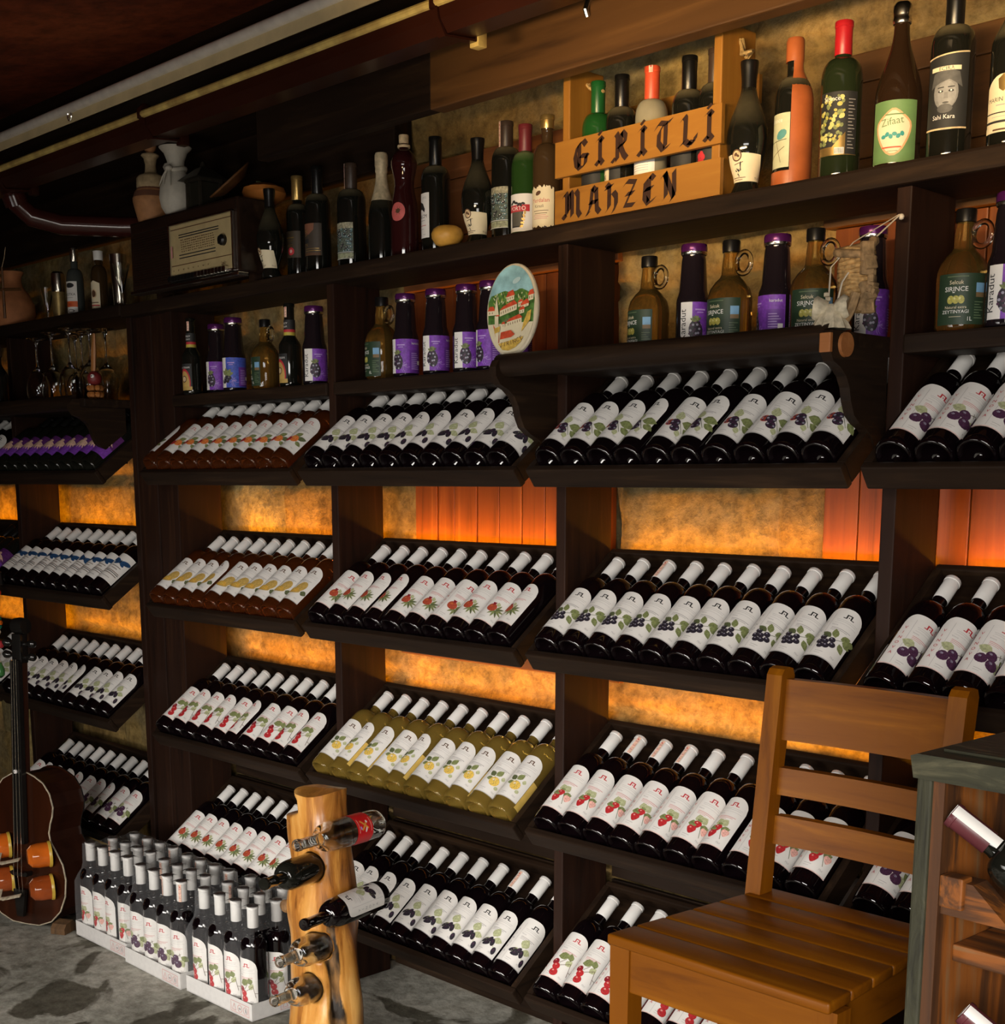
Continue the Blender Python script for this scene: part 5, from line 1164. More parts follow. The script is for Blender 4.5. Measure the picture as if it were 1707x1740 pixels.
part('straw_body', hb, bsk, 60)
rnd = random.Random(21)
def brk(m):
    for i in range(14):
        a = rnd.uniform(-.9, 1.2); z = rnd.uniform(-.05, .05); M = Matrix.Translation((.012+.034*cos(a)*.8, .034*sin(a)*.5-.012, z)) @ Matrix.Rotation(rnd.uniform(-.5, .5), 4, 'Y') @ Matrix.Rotation(a, 4, 'Z'); m.box((-.006, -.012, -.018), (.006, .012, .018), BARK, .003, M)
    m.tube([(.020, -.03, -.03), (.012, -.035, -.06), (.004, -.036, -.082)], [.009, .010, .006], BARK, 8)
part('bark_pieces', hb, brk)
part('rim', hb, lambda m: m.tube([(-.004+.036*cos(t), .030*sin(t), .052+.014*cos(t*.5)) for t in [2*pi*k/20 for k in range(20)]], .008, BARK, 8, closed=True), 60)
part('ribbon', hb, lambda m: [m.tube([(.040, .072, .118), (-.010, .0, .066), (-.034, -.035, .02), (-.030, -.045, -.05), (-.022, -.045, -.088)], .0028, RIB, 8, flat=.4), m.tube([(.042, .070, .116), (.012, .005, .055), (-.004, -.042, -.01), (-.020, -.045, -.085)], .0032, RIB, 8, flat=.4), m.ball((.044, .074, .114), .006, RIB, 8)], 60)
def tul(m):
    m.lathe([(.006, .0), (.016, -.012), (.028, -.034), (.034, -.046), (.030, -.046), (.012, -.02), (.004, -.004)], TUL, 22, Matrix.Translation((-.020, -.048, -.086+.038)) @ Matrix.Rotation(.0, 4, 'Y'), flute=lambda i, n, z: 1+.16*(i % 2))
    for sx, rz in ((-1, .5), (1, -.25)): m.lathe([(.003, 0), (.014, .012), (.020, .028), (.016, .034), (.006, .03)], TUL, 16, Matrix.Translation((-.020, -.048, -.058)) @ Matrix.Rotation(sx*1.45, 4, 'Y') @ Matrix.Rotation(rz, 4, 'X'), flute=lambda i, n, z: 1+.2*(i % 2))
part('tulle_bow', hb, tul, 60)
part('lace', hb, lambda m: [m.ball((-.034+.004*(i % 2), -.046, -.03-.008*i), .006, TUL, 6) for i in range(5)])
# ------------------------------------------------------------------ shrink-wrapped cartons on the floor
FILM = bpy.data.materials.new('shrink_film'); FILM.use_nodes = True
def film_nodes():
    nt = FILM.node_tree; L = nt.links.new; nt.nodes.remove(nt.nodes['Principled BSDF'])
    out = nt.nodes['Material Output']; t = nt.nodes.new('ShaderNodeBsdfTransparent'); t.inputs[0].default_value = (1, 1, 1, 1)
    g = nt.nodes.new('ShaderNodeBsdfGlossy'); g.inputs['Roughness'].default_value = .12; d = nt.nodes.new('ShaderNodeBsdfTranslucent'); d.inputs[0].default_value = (.85, .85, .87, 1)
    d2 = nt.nodes.new('ShaderNodeBsdfDiffuse'); d2.inputs[0].default_value = (.80, .80, .82, 1)
    fr = nt.nodes.new('ShaderNodeLayerWeight'); fr.inputs['Blend'].default_value = .14
    n = nt.nodes.new('ShaderNodeTexNoise'); n.inputs['Scale'].default_value = 26; n.inputs['Detail'].default_value = 3; n.inputs['Distortion'].default_value = 1.
    tc = nt.nodes.new('ShaderNodeTexCoord'); bp = nt.nodes.new('ShaderNodeBump'); bp.inputs['Strength'].default_value = .5; bp.inputs['Distance'].default_value = .01
    L(tc.outputs['Object'], n.inputs['Vector']); L(n.outputs['Fac'], bp.inputs['Height']); L(bp.outputs['Normal'], g.inputs['Normal'])
    m1 = nt.nodes.new('ShaderNodeMixShader'); L(fr.outputs['Fresnel'], m1.inputs[0]); L(t.outputs[0], m1.inputs[1]); L(g.outputs[0], m1.inputs[2])
    m2 = nt.nodes.new('ShaderNodeMixShader'); m2.inputs[0].default_value = .045; L(m1.outputs[0], m2.inputs[1]); L(d2.outputs[0], m2.inputs[2]); L(m2.outputs[0], out.inputs[0])
film_nodes()
CARD = plain('white_cardboard', (.66, .64, .62), .7, var=.05, scale=60)
def pack(key, x0, y0, name, rot=0., spins=(0,), open_end=False):
    """carton tray with twelve bottles, 4 x 3, wrapped in clear film"""
    g = .0835; Lx = 4*g+.008; Ly = 3*g+.008
    e = thing('carton_tray', 'white cardboard tray with red handling symbols under %s bottles, %s' % (FW[key], name), 'carton', (x0, y0, 0), (0, 0, rot), 'wrapped cartons on the floor')
    h = .052
    def walls(m):
        m.box((0, 0, .001), (Lx, Ly, .004), CARD)
        for lo, hi in (((0, 0, .001), (Lx, .003, h)), ((0, Ly-.003, .001), (Lx, Ly, h)), ((0, .003, .001), (.003, Ly-.003, h)), ((Lx-.003, .003, .001), (Lx, Ly-.003, h))): m.box(lo, hi, CARD, .0008)
    part('tray_walls', e, walls)
    f = Flat()
    def symbols(f, u):
        for a, b, c, d in ((u, .008, u+.092, .0095), (u, .040, u+.092, .0415), (u, .008, u+.0015, .0415), (u+.0905, .008, u+.092, .0415)): f.rect(a, b, c, d, INKP, 2)
        f.line((u+.008, .014), (u+.017, .034), .0015, INKP); f.line((u+.017, .034), (u+.026, .014), .0015, INKP); f.line((u+.008, .014), (u+.026, .014), .0015, INKP)
        for cx in (u+.046, u+.075):
            for k in range(12): f.line((cx+.011*cos(k*pi/6), .0245+.011*sin(k*pi/6)), (cx+.011*cos((k+1)*pi/6), .0245+.011*sin((k+1)*pi/6)), .0014, INKP)
        f.ell((u+.046, .024), .006, .003, INKG, 0, 8); f.ell((u+.076, .0245), .0025, .0075, INKG, .3, 8)
    symbols(f, Lx-.105); f.lay(MB(), Matrix.Identity(4)).obj('printed_symbols', e)
    f = Flat(); symbols(f, .10); f.lay(MB(), Matrix.Translation((Lx, 0, 0)) @ Matrix.Rotation(pi/2, 4, 'Z')).obj('printed_symbols', e)
    RM = Matrix.Translation((x0, y0, 0)) @ Matrix.Rotation(rot, 4, 'Z')
    rown = ['front', 'middle', 'back']; k = 0
    for r in range(3):
        for c in range(4):
            p = (.004+g*(c+.5), .004+g*(r+.5), .0045)
            M = RM @ Matrix.Translation(p) @ Matrix.Rotation(spins[k % len(spins)]-rot*0, 4, 'Z'); k += 1
            wine(key, 'wrapped bottle with a %s label, %s row, %s from left, %s' % (FW[key], rown[r], ORD[c], name), 'bottles in wrapped cartons', M, tape=((r, c) in ((0, 2), (0, 3)) and key == 'plum') or (r == 2 and c in (1, 3)) or (r == 1 and c == 0))
    # film: clings to the bodies, draws in at the necks, sags between the caps
    rnd = random.Random(hash(key) % 97); prof = [(.0, .03, 0), (.0, .12, 0), (.001, .19, 0), (.010, .215, .2), (.020, .236, .6), (.0235, .255, .9), (.0245, .300, 1), (.0250, .322, 1)]
    loop = []; n4, n3 = 48, 36
    def scal(u, n): return .0030*abs(sin(pi*u*n))
    for i in range(n4): u = i/n4; loop.append((Lx*u, 0., 0, -1, scal(u, 4)))
    for i in range(n3): u = i/n3; loop.append((Lx, Ly*u, 1, 0, scal(u, 3)))
    for i in range(n4): u = i/n4; loop.append((Lx*(1-u), Ly, 0, 1, scal(u, 4)))
    for i in range(n3): u = i/n3; loop.append((0., Ly*(1-u), -1, 0, scal(u, 3)))
    N = len(loop); vs = []; fs = []
    for (ins, z, k_) in prof:
        for (x, y, nx, ny, s_) in loop:
            cx, cy = Lx/2, Ly/2; sx = (Lx/2-ins)/(Lx/2); sy = (Ly/2-ins)/(Ly/2)
            w = .0012*mnoise.noise((x*40, y*40+z*20, z*30))
            vs.append((cx+(x-cx)*sx+nx*(s_*.6-.0022+w), cy+(y-cy)*sy+ny*(s_*.6-.0022+w), z+.001*mnoise.noise((x*30, y*30, 5))))
    for j in range(len(prof)-1):
        for i in range(N):
            i2 = (i+1) % N
            if open_end and n4+2 <= i < n4+16 and 1 <= j <= 4: continue
            fs.append((j*N+i, j*N+i2, (j+1)*N+i2, (j+1)*N+i))
    m = MB(); m.add(vs, fs, FILM, True)
    # top sheet
    a, b = 32, 24; tv = []; tf = []
    for j in range(b+1):
        for i in range(a+1):
            x = .025+(Lx-.05)*i/a; y = .025+(Ly-.05)*j/b
            d = min(hypot(x-(.004+g*(c+.5)), y-(.004+g*(r+.5))) for r in range(3) for c in range(4))
            tv.append((x, y, .3295-.0+(-.016*min(1, max(0, d-.018)/.03) if d > .018 else 0)+.001*mnoise.noise((x*50, y*50, 1))))
    for j in range(b):
        for i in range(a): tf.append((j*(a+1)+i, j*(a+1)+i+1, (j+1)*(a+1)+i+1, (j+1)*(a+1)+i))
    m.add(tv, tf, FILM, True); m.recalc = False; m.obj('shrink_film', e, ang=80)
pack('strawberry', -1.878, -.392, 'far left carton', radians(.5), (-.1, .0, -.25, .15, .2, 0, .3, .1, 0, .2, .1, .3))
pack('plum', -1.520, -.404, 'middle carton', radians(-.5), (.1, .15, .1, .15, 0, .1, .2, .1, .2, 0, .1, .3))
pack('cherry', -1.160, -.396, 'carton beside the log rack', radians(1.2), (-.1, -.05, .0, .05, .6, 0, .3, .55, 0, .2, .1, .3), True)

# ------------------------------------------------------------------ log bottle rack
LOGW = wood('log_wood', [(.13, .04, .006), (.36, .135, .022), (.56, .25, .05), (.68, .36, .10)], 'Z', scale=10, stretch=7, rough=.3, bump=.8, pos=(.34, .44, .54, .68), coat=.25)
BRK = wood('log_bark', [(.025, .014, .007), (.12, .06, .022), (.32, .17, .06)], 'Z', scale=18, stretch=5, rough=.8, bump=1.)
def bark_mix():
    nt = LOGW.node_tree; L = nt.links.new; b = nt.nodes['Principled BSDF']; src = b.inputs['Base Color'].links[0].from_socket
    at = nt.nodes.new('ShaderNodeAttribute'); at.attribute_name = 'bark'; tc = nt.nodes['Texture Coordinate']; n = nt.nodes.new('ShaderNodeTexNoise'); n.inputs['Scale'].default_value = 34; n.inputs['Detail'].default_value = 6
    mp = nt.nodes.new('ShaderNodeMapping'); mp.inputs['Scale'].default_value = (1, 1, .35); L(tc.outputs['Object'], mp.inputs['Vector']); L(mp.outputs['Vector'], n.inputs['Vector'])
    ad = nt.nodes.new('ShaderNodeMath'); ad.operation = 'MULTIPLY_ADD'; ad.inputs[1].default_value = 1.; L(at.outputs['Fac'], ad.inputs[0]); L(n.outputs['Fac'], ad.inputs[2])
    r = nt.nodes.new('ShaderNodeMapRange'); r.inputs['From Min'].default_value = 1.0; r.inputs['From Max'].default_value = 1.22; L(ad.outputs[0], r.inputs['Value'])
    br = nt.nodes.new('ShaderNodeValToRGB'); br.color_ramp.elements[0].position = .4; br.color_ramp.elements[0].color = (.012, .007, .004, 1); br.color_ramp.elements[1].position = .68; br.color_ramp.elements[1].color = (.30, .15, .05, 1); L(n.outputs['Fac'], br.inputs['Fac'])
    m = nt.nodes.new('ShaderNodeMixRGB'); L(r.outputs[0], m.inputs['Fac']); L(src, m.inputs['Color1']); L(br.outputs['Color'], m.inputs['Color2']); L(m.outputs['Color'], b.inputs['Base Color'])
bark_mix()
LX, LY = -.385, -.44
lg = thing('bottle_log', 'upright split log carved as a bottle stand, honey-coloured with a dark bark seam', 'bottle rack', (LX, LY, 0))
def logmesh():
    n = 64; rows = 72; vs = []; fs = []; H = .765
    def outline(t):
        # half widths along x (left/right) and depth at height fraction t
        L = .106+.010*sin(t*9)+.006*sin(t*23+1)-.018*max(0, min(1, (t-.55)/.2))
        R = .108-.030*max(0, min(1, (t-.4)/.4))+.010*sin(t*7+2)+.016*max(0, .12-t)/.12
        if t > .925: L = .018+(.016 if t > .985 else 0)
        if .905 < t <= .925: L = .106-.088*((t-.905)/.02)
        R -= .012*max(0, min(1, (t-.86)/.08))
        return L, R, .075-.012*t+.006*sin(t*13)
    for j in range(rows+1):
        t = j/rows; L, R, D = outline(t)
        for i in range(n):
            a = 2*pi*i/n; c, s = cos(a), sin(a)
            x = (R if c > 0 else L)*math.copysign(abs(c)**.75, c); y = D*math.copysign(abs(s)**.8, s)
            ga = radians(-33+5*sin(t*9)); gv = max(0, 1-abs(a-2*pi-ga)/.32)*max(0, min(1, (.60-t)/.06)); x *= 1-.20*gv; y *= 1-.20*gv; groove = 0
            nz = mnoise.noise((x*12, y*12, t*6))*.014+mnoise.noise((x*40, y*40, t*9))*.004
            vs.append((x*(1+nz*6)-.012*t, y*(1+nz*8)+groove, H*t+(.006*sin(a*2+1)+.012*c*0 if j == rows else 0)))
    for j in range(rows):
        for i in range(n): fs.append((j*n+i, j*n+(i+1) % n, (j+1)*n+(i+1) % n, (j+1)*n+i))
    top = len(vs); vs.append((-.012-.0, 0, H+.004)); bot_ = len(vs); vs.append((0, 0, 0))
    for i in range(n): fs.append((rows*n+i, rows*n+(i+1) % n, top)); fs.append(((i+1) % n, i, bot_))
    me = bpy.data.meshes.new('log'); me.from_pydata(vs, [], fs); me.materials.append(LOGW)
    at = me.attributes.new('bark', 'FLOAT', 'POINT')
    for k, v in enumerate(me.vertices):
        t = v.co.z/H; dl = abs(atan2(v.co.y/.07, v.co.x/.11)-radians(-33+5*sin(t*9))); w_ = .26+.08*sin(t*31)
        at.data[k].value = max(0, min(1, 1.5-dl/w_))*max(0, min(1, (.62-t)/.05))
    for p in me.polygons: p.use_smooth = True
    me.update(); me.set_sharp_from_angle(angle=radians(50)); return me
LM = logmesh()
def aim(tip, base):
    """matrix for a bottle whose foot is at base and whose mouth points to tip"""
    d = (Vector(tip)-Vector(base)).normalized(); q = d.to_track_quat('Z', 'Y'); return Matrix.Translation(base) @ q.to_matrix().to_4x4()
CLP = bprof(.296, .0375, .172, .215, .0135)
CLIN = [(0, .026), (.024, .010), (.033, .006), (.0350, .012), (.0355, .17), (.030, .193), (.016, .209), (.0105, .218), (.0100, .296)]
def cbot(key, label, tip, base, mat, lab=None, labz=.06, spin=0., capm=None, hollow=True):
    e = thing('wine_bottle' if not hollow else 'empty_bottle', label, 'bottle', group='bottles in the log stand'); M = aim(tip, base); v = M.to_3x3().inverted() @ (Vector((2.30, -2.41, 1.53))-Vector(base)); e.matrix_world = M @ Matrix.Rotation(atan2(v.x, -v.y)+spin, 4, 'Z')
    P = list(CLP)
    if hollow: P = P[:-2]+[(.0100, .296)]+list(reversed(CLIN))[1:]
    MB().lathe(P, mat, 32).obj('glass', e, ang=50)
    if lab: lab.wrap(MB(), rfun(CLP), labz).obj('label', e, ang=60)
    return e
def lab_redx():
    f = Flat(); RL = plain('scarlet_label', (.62, .010, .014), .45, var=.06); f.grid(-.075, .075, 0, .058, RL, 34, nv=2)
    O = plain('gold_orange', (.75, .32, .05), .5); f.line((-.010, .018), (.012, .042), .005, O); f.line((-.012, .040), (.010, .018), .005, O); f.ell((-.006, .044), .005, .003, PURPLEL, .4, 8); f.ell((.008, .020), .004, .003, PAPER, .4, 8); f.ell((-.012, .026), .003, .007, PAPER, 1.2, 8)
    for y in (.006, .050): f.rect(-.018, y, .018, y+.0016, PINKF)
    return f
VL = vlabel('mulberry', INK)
# stand bores (cut right through, so bottles really pass through the timber)
bores = []
def stand(tip, base): bores.append((Vector(tip), Vector(base)))
lo = link('trunk', LM, lg)
BT = [((-.247, -.62, .681), (-.309, -.331, .672)), ((-.27, -.70, .598), (-.385, -.427, .575)), ((-.227, -.62, .49), (-.296, -.332, .487)), ((-.272, -.66, .395), (-.390, -.39, .366)), ((-.302, -.66, .288), (-.415, -.388, .245))]
cut = bmesh.new()
for tip, base in BT:
    M = aim(tip, base); mb_ = MB(); mb_.lathe([(0, -.10), (.0405, -.10), (.0405, .40), (0, .40)], LOGW, 28, M=Matrix.Translation((-LX, -LY, 0)) @ M)
    me = mb_.mesh('cut'); co_ = bpy.data.objects.new('cut', me); COL.objects.link(co_)
    md = lo.modifiers.new('b', 'BOOLEAN'); md.operation = 'DIFFERENCE'; md.object = co_; md.solver = 'EXACT'
    co_.parent = lg
dg = bpy.context.evaluated_depsgraph_get(); dg.update()
nm = bpy.data.meshes.new_from_object(lo.evaluated_get(dg)); lo.modifiers.clear(); lo.data = nm; nm.name = 'log_trunk'
for o in [o for o in bpy.data.objects if o.name.startswith('cut')]: bpy.data.objects.remove(o)
cut.free()
cbot('a', 'empty clear bottle with a scarlet label in the top hole of the log stand', *BT[0], CLEAR, lab_redx(), .055, spin=.1)
cbot('b', 'unlabelled black bottle poking from the second hole of the log stand', *BT[1], BLACKG, hollow=False)
cbot('c', 'dark wine bottle with black-berry label in the third hole of the log stand', *BT[2], WINE, VL, .03, spin=.35, hollow=False)
cbot('d', 'empty clear bottle in the fourth hole of the log stand', *BT[3], CLEAR)
cbot('e', 'lowest empty clear bottle in the log stand, nearest the floor', *BT[4], CLEAR)
part('knot', lg, lambda m: m.lathe([(0, .004), (.008, .006), (.014, .003), (.018, -.002), (0, -.006)], BRK, 16, Matrix.Translation((-.088, -.060, .452)) @ Matrix.Rotation(pi/2, 4, 'X') @ Matrix.Rotation(.4, 4, 'Y')))
wd = tag(MB().prism([(0, 0), (.07, 0), (.07, .018), (.05, .04), (.012, .034), (0, .02)], 'X', 0, .055, BRK).obj('wood_wedge', None, (-1.945, -.452, 0.), (0, 0, .5)), 'small rough wooden chock on the floor below the cello', 'wood block')

# ------------------------------------------------------------------ cello-shaped stand
CELB = wood('cello_varnish', [(.008, .003, .0015), (.028, .007, .0025), (.055, .014, .005)], 'Z', scale=5, stretch=9, rough=.16, bump=.05, coat=.5)
CELR = wood('cello_rib', [(.015, .005, .003), (.04, .012, .006), (.07, .02, .01)], 'Z', scale=5, stretch=6, rough=.3, bump=.05)
BINDG = plain('pale_binding', (.42, .36, .26), .4, var=.35, scale=90)
EBON = plain('ebony', (.010, .009, .008), .2, var=0, coat=.3)
ce = thing('cello', 'dark varnished cello-shaped bottle stand with orange cups leaning in the left corner', 'cello', (-2.075, -.475, 0.), (radians(-3), 0, radians(21)))
HALF = [(0, .012), (.06, .014), (.115, .035), (.155, .075), (.178, .13), (.182, .19), (.170, .24), (.140, .285), (.118, .315), (.112, .345), (.118, .375), (.128, .405), (.132, .435), (.118, .48), (.090, .515), (.052, .535), (.022, .545), (0, .546)]
OUT = HALF+[(-x, z) for x, z in HALF[-2:0:-1]]
dep = .145
CM = [(x, z) for x, z in OUT]
part('front_plate', ce, lambda m: m.prism(CM, 'Y', -.006, .0, CELB))
part('ribs', ce, lambda m: m.prism([(x*.972, z*.985+.003) for x, z in CM], 'Y', .0, dep, CELR))
part('back_plate', ce, lambda m: m.prism(CM, 'Y', dep, dep+.006, CELB))
part('binding', ce, lambda m: [m.tube([(x, -.004, z) for x, z in CM], .0030, BINDG, 6, closed=True), m.tube([(x, dep+.003, z) for x, z in CM], .0026, EBON, 6, closed=True)], 60)
part('fingerboard', ce, lambda m: m.prism([(-.024, .30), (.024, .30), (.019, .93), (-.019, .93)], 'Y', -.030, -.012, EBON))
part('neck', ce, lambda m: m.box((-.017, -.014, .53), (.017, .016, .93), CELR, .004))
def scroll(m):
    m.box((-.020, -.02, .92), (.020, .018, 1.02), EBON, .005); m.lathe([(0, -.026), (.026, -.024), (.03, 0), (.026, .024), (0, .026)], EBON, 20, Matrix.Translation((0, .004, 1.045)) @ Matrix.Rotation(pi/2, 4, 'Y'))
part('scroll', ce, scroll)
for s_, z in ((-1, .945), (1, .940), (-1, .985), (1, .985)):
    part('peg', ce, lambda m: m.tube([(s_*.018, -.002, z), (s_*.038, -.003, z+.001), (s_*.045, -.003, z+.002), (s_*.062, -.004, z+.003), (s_*.070, -.004, z+.003)], [.006, .006, .012, .014, .008], EBON, 10))
for i in range(3):
    part('string', ce, lambda m: m.tube([(-.010+.010*i, -.033, .935), (-.016+.016*i, -.036, .30), (-.018+.018*i, -.040, .20), (-.014+.014*i, -.03, .10)], .0011, SILV, 5))
part('tailpiece', ce, lambda m: m.prism([(-.026, .14), (.026, .14), (.014, .045), (-.014, .045)], 'Y', -.034, -.022, EBON))
part('bridge', ce, lambda m: m.prism([(-.04, .20), (-.030, .205), (-.024, .200), (.024, .200), (.030, .205), (.04, .20), (.034, .188), (-.034, .188)], 'Y', -.036, -.008, EBON))
part('button', ce, lambda m: [m.ball((.0, -.036, .552), .008, PAPER, 10), m.ball((.0, -.042, .552), .003, INK, 6)])
ORC = plain('orange_glaze', (.62, .13, .012), .08, var=.25, scale=14, coat=.5); ORC2 = plain('amber_glaze', (.30, .06, .012), .08, var=.3, scale=14, coat=.5); YEL = plain('yellow_rim', (.55, .36, .05), .3, var=.2)
def cup(x, z, mt, r=.043):
    M = Matrix.Translation((x, -.032, z)) @ Vector((.62, .78, .06)).to_track_quat('Z', 'Y').to_matrix().to_4x4()
    e = part('cup', ce, lambda m: m.lathe([(0, -.045), (r*.55, -.043), (r*.9, -.030), (r, -.008), (r, .028), (r*.94, .029), (r*.9, .0), (0, -.01)], mt, 26, M))
    MB().lathe([(r*1.0, .024), (r*1.06, .028), (r*1.06, .034), (r*.94, .034), (r*.93, .028)], YEL, 26, M).obj('rim', e)
cup(-.085, .283, ORC); cup(.098, .272, ORC); cup(-.075, .165, ORC2); cup(.105, .158, ORC2)
for zz in (.245, .120):
    part('strap', ce, lambda m: m.tube([(-.06, -.060, zz+.022), (-.048, -.082, zz-.006), (-.02, -.084, zz-.004), (.05, -.080, zz+.016)], .009, BINDG, 8, flat=.25))
# ------------------------------------------------------------------ bead garland at the left edge
gl = thing('bead_garland', 'string of red beads, charms and glass drops hanging down the far left edge', 'garland', (-2.80, -.185, 1.50))
part('string', gl, lambda m: m.tube([(0, 0, .10), (-.004, 0, -.1), (-.012, 0, -.42), (-.02, 0, -.72)], .0012, BINDG, 5))
for z in (-.075, -.40, -.60): part('red_bead', gl, lambda m: [m.ball((-.006, 0, z), .016, INKR, 10), m.ball((-.006, -.01, z-.026), .007, PAPER, 8)])
part('wood_tag', gl, lambda m: [m.tube([(-.03, 0, -.07), (.022, 0, -.035)], .007, CREAM, 6), m.tube([(-.055, 0, -.585), (-.01, 0, -.55)], .008, CREAM, 6)])
part('charm_figures', gl, lambda m: [m.lathe([(0, 0), (.014, .002), (.010, .03), (.006, .05), (0, .055)], EBON, 10, Matrix.Translation((-.045+.026*i, 0, -.375+.006*(i % 2)))) for i in range(4)])
part('glass_drop', gl, lambda m: [m.lathe([(0, 0), (.016, .012), (.018, .03), (.008, .06), (0, .065)], plain('green_drop', (.06, .22, .06), .1), 14, Matrix.Translation((-.022, 0, -.735)))])
part('flower_bead', gl, lambda m: [m.ball((-.014+.018*cos(t), 0, -.515+.018*sin(t)), .011, [ORC, plain('teal_bead', (.02, .2, .14), .2)][k % 2], 8) for k, t in enumerate([2*pi*i/6 for i in range(6)])])

# ------------------------------------------------------------------ slatted wooden chair
CX, CY, CZ = 1.034, -.70, .30
ch = thing('dining_chair', 'honey-brown slatted wooden chair with a ladder back facing the room', 'chair', (CX, CY, CZ))
SW, SD, SHT = .225, .40, .45
def seatw(y): return SW-.032*(y/SD)
for i in range(6):
    y0 = -.012+i*.0725; y1 = y0+.0705
    w0, w1 = seatw(max(0, y0)), seatw(y1)
    def sl(m):
        bm = bmesh.new(); pts = [(-w0, y0), (w0, y0), (w1, y1), (-w1, y1)]
        vv = [bm.verts.new((p[0], p[1], z)) for z in (SHT-.020, SHT) for p in pts]
        for f_ in ((3, 2, 1, 0), (4, 5, 6, 7), (0, 1, 5, 4), (1, 2, 6, 5), (2, 3, 7, 6), (3, 0, 4, 7)): bm.faces.new([vv[k] for k in f_])
        bmesh.ops.bevel(bm, geom=list(bm.edges), offset=.005, segments=3, affect='EDGES', profile=.5); bm.verts.index_update()
        m.add([v.co.copy() for v in bm.verts], [[v.index for v in f.verts] for f in bm.faces], CHAIRW['X'], True); bm.free()
    part('seat_slat', ch, sl)
def post(s_):
    def fn(m):
        # raked rear leg and back post, side profile in y-z
        P = [(.352, 0), (.392, 0), (.398, .25), (.402, .44), (.418, .62), (.452, .865), (.446, .879), (.432, .883), (.418, .879), (.410, .868), (.382, .62), (.362, .44), (.354, .25)]
        x = s_*.185; m.prism(P, 'X', x-.017, x+.017, CHAIRW['Z'])
    return fn
part('back_post', ch, post(-1)); part('back_post', ch, post(1))
def yb(z): return .400+.036*max(0, (z-.44))/.42
for z0, z1, nm_ in ((.745, .860, 'crest_rail'), (.640, .692, 'back_rail'), (.545, .600, 'back_rail')):
    def rail(m):
        n = 12; A = [(-.169+.338*i/n, 0) for i in range(n+1)]; vs = []; fs = []
        for z in (z0, z1):
            for yy in (-.010, .012):
                for i in range(n+1):
                    x = A[i][0]; vs.append((x, yb(z)+yy+.010*(1-(x/.169)**2), z))
        k = n+1
        for i in range(n): fs += [(i, i+1, 2*k+i+1, 2*k+i), (k+i+1, k+i, 3*k+i, 3*k+i+1), (2*k+i, 2*k+i+1, 3*k+i+1, 3*k+i), (i+1, i, k+i, k+i+1)]
        fs += [(0, 2*k, 3*k, k), (n, k+n, 3*k+n, 2*k+n)]
        m.add(vs, fs, CHAIRW['X'])
    part(nm_, ch, rail)
for s_ in (-1, 1):
    part('front_leg', ch, lambda m: m.prism([(s_*.208-.018, 0), (s_*.208+.018, 0), (s_*.208+.022, .43), (s_*.208-.022, .43)], 'Y', .004, .042, CHAIRW['Z']))
    part('side_apron', ch, lambda m: m.prism([(s_*.214, .03), (s_*.190, .37), (s_*.190-s_*.018, .37), (s_*.214-s_*.018, .03)], 'Z', .355, .43, CHAIRW['Y']))
    part('side_stretcher', ch, lambda m: m.box((s_*.20-.011, .03, .16), (s_*.20+.011, .37, .19), CHAIRW['Y'], .003))
part('front_apron', ch, lambda m: m.box((-.19, .008, .345), (.19, .028, .43), CHAIRW['X'], .003))
part('rear_apron', ch, lambda m: m.box((-.17, .362, .37), (.17, .380, .43), CHAIRW['X'], .003))

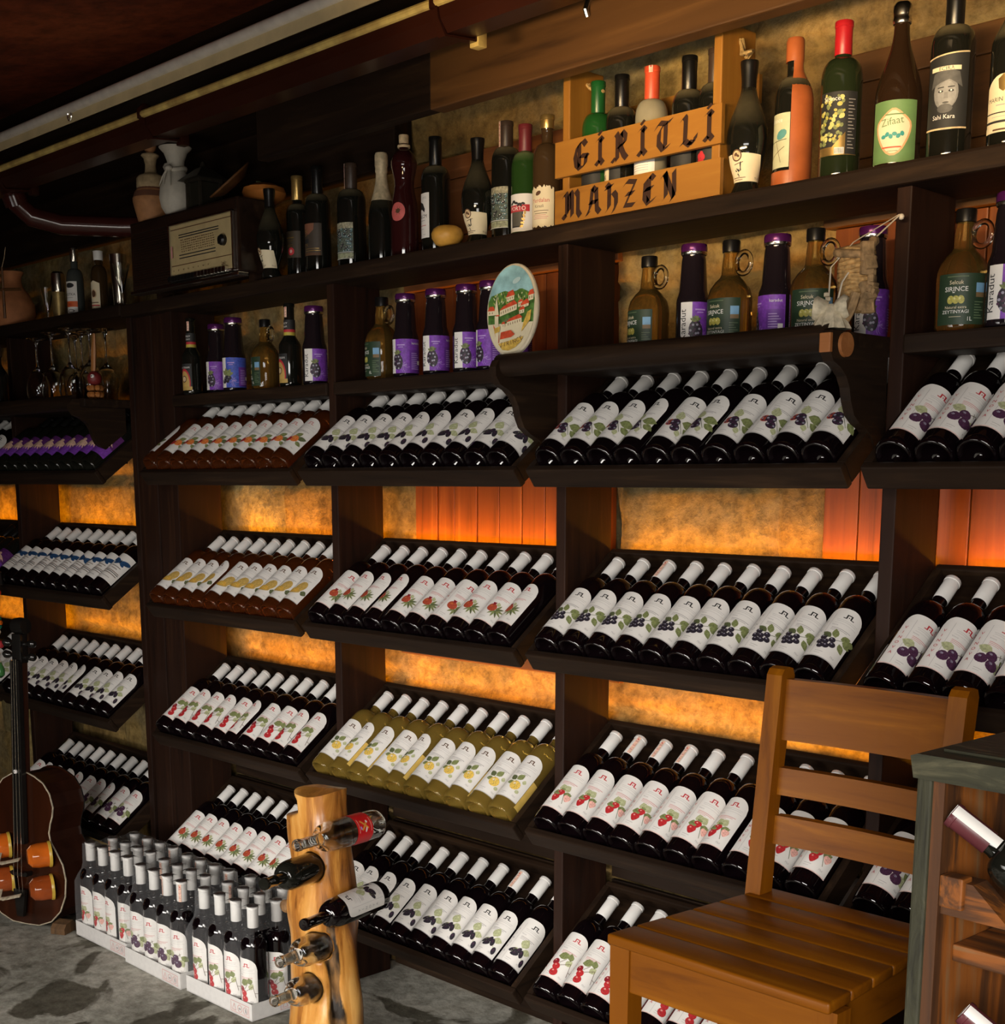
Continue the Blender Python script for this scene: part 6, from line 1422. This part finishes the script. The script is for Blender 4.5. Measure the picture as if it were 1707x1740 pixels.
# ------------------------------------------------------------------ worn green cabinet with bottles
kb = thing('bottle_cabinet', 'weathered dark green wooden cabinet with open shelves at the right frame edge', 'cabinet', (1.402, -.75, .30), (0, 0, radians(-2)))
KH = .865; KD = .30; KW = .62
part('side_panel', kb, lambda m: [m.box((0, 0, 0), (.023, KD, KH-.02), GREENP, .004)])
part('inner_face', kb, lambda m: m.box((.0232, .004, 0), (.040, KD, KH-.03), OLDW['Z']))
part('side_panel', kb, lambda m: m.box((KW-.03, 0, 0), (KW, KD, KH-.02), GREENP, .004))
part('top_board', kb, lambda m: [m.prism([(-.006, KH-.004), (.0, KH-.034), (KW, KH-.034), (KW+.006, KH-.004), (KW, KH), (0.004, KH)], 'Y', -.010, KD+.008, GREENX), m.box((.02, .03, KH), (KW-.02, .045, KH+.004), GREENX, .001), m.box((.02, KD-.04, KH), (KW-.02, KD-.025, KH+.004), GREENX, .001)])
part('back_board', kb, lambda m: m.box((.03, KD-.014, 0), (KW-.03, KD, KH-.03), OLDW['Z']))
part('shelf', kb, lambda m: [m.prism([(.0402, KH-.222), (KW-.03, KH-.222), (KW-.03, KH-.172), (.19, KH-.172), (.135, KH-.215), (.085, KH-.172), (.0402, KH-.172)], 'Y', .012, .05, OLDW['X']), m.box((.0402, .05, KH-.30), (KW-.03, KD-.014, KH-.275), OLDW['X'], .003)])
part('shelf', kb, lambda m: m.box((.0402, .012, .10), (KW-.03, KD-.014, .125), OLDW['X'], .004))
part('divider_block', kb, lambda m: m.box((.0402, .004, KH-.21), (.075, .03, KH-.165), OLDW['Y'], .003))
part('shelf', kb, lambda m: m.box((.0402, .012, .34), (KW-.03, KD-.014, .366), OLDW['X'], .004))
KP = bprof(.300, .039, .19, .226, .0148)
def kbot(label, tip, base):
    e = thing('wine_bottle', label, 'bottle', group='bottles in the green cabinet'); e.matrix_world = aim(tip, base)
    MB().lathe(KP, BLACKG, 30).obj('body', e, ang=50)
    MB().lathe(capprof(.0148, .238, .3005, extra=.0022), plain('maroon_capsule', (.10, .022, .028), .35), 22).obj('capsule', e, ang=40)
    m = MB(); f = strip_flat(.016, .072); f.it = f.it[:1]; f.it[0] = (1, PAPER, f.it[0][2], f.it[0][3]); f.wrap(m, lambda z: .0186, .228, eps=.0002)
    m.box((-.008, -.017, .3012), (.008, .010, .3018), PAPER); m.recalc = True; m.obj('paper_strip', e, rot=(0, 0, 2.3), ang=60)
kbot('dark bottle with maroon capsule leaning out of the cabinet top compartment', (1.449, -.735, 1.084), (1.69, -.67, .918))
kbot('dark bottle with maroon capsule low in the cabinet at the frame corner', (1.484, -.735, .810), (1.725, -.67, .644))
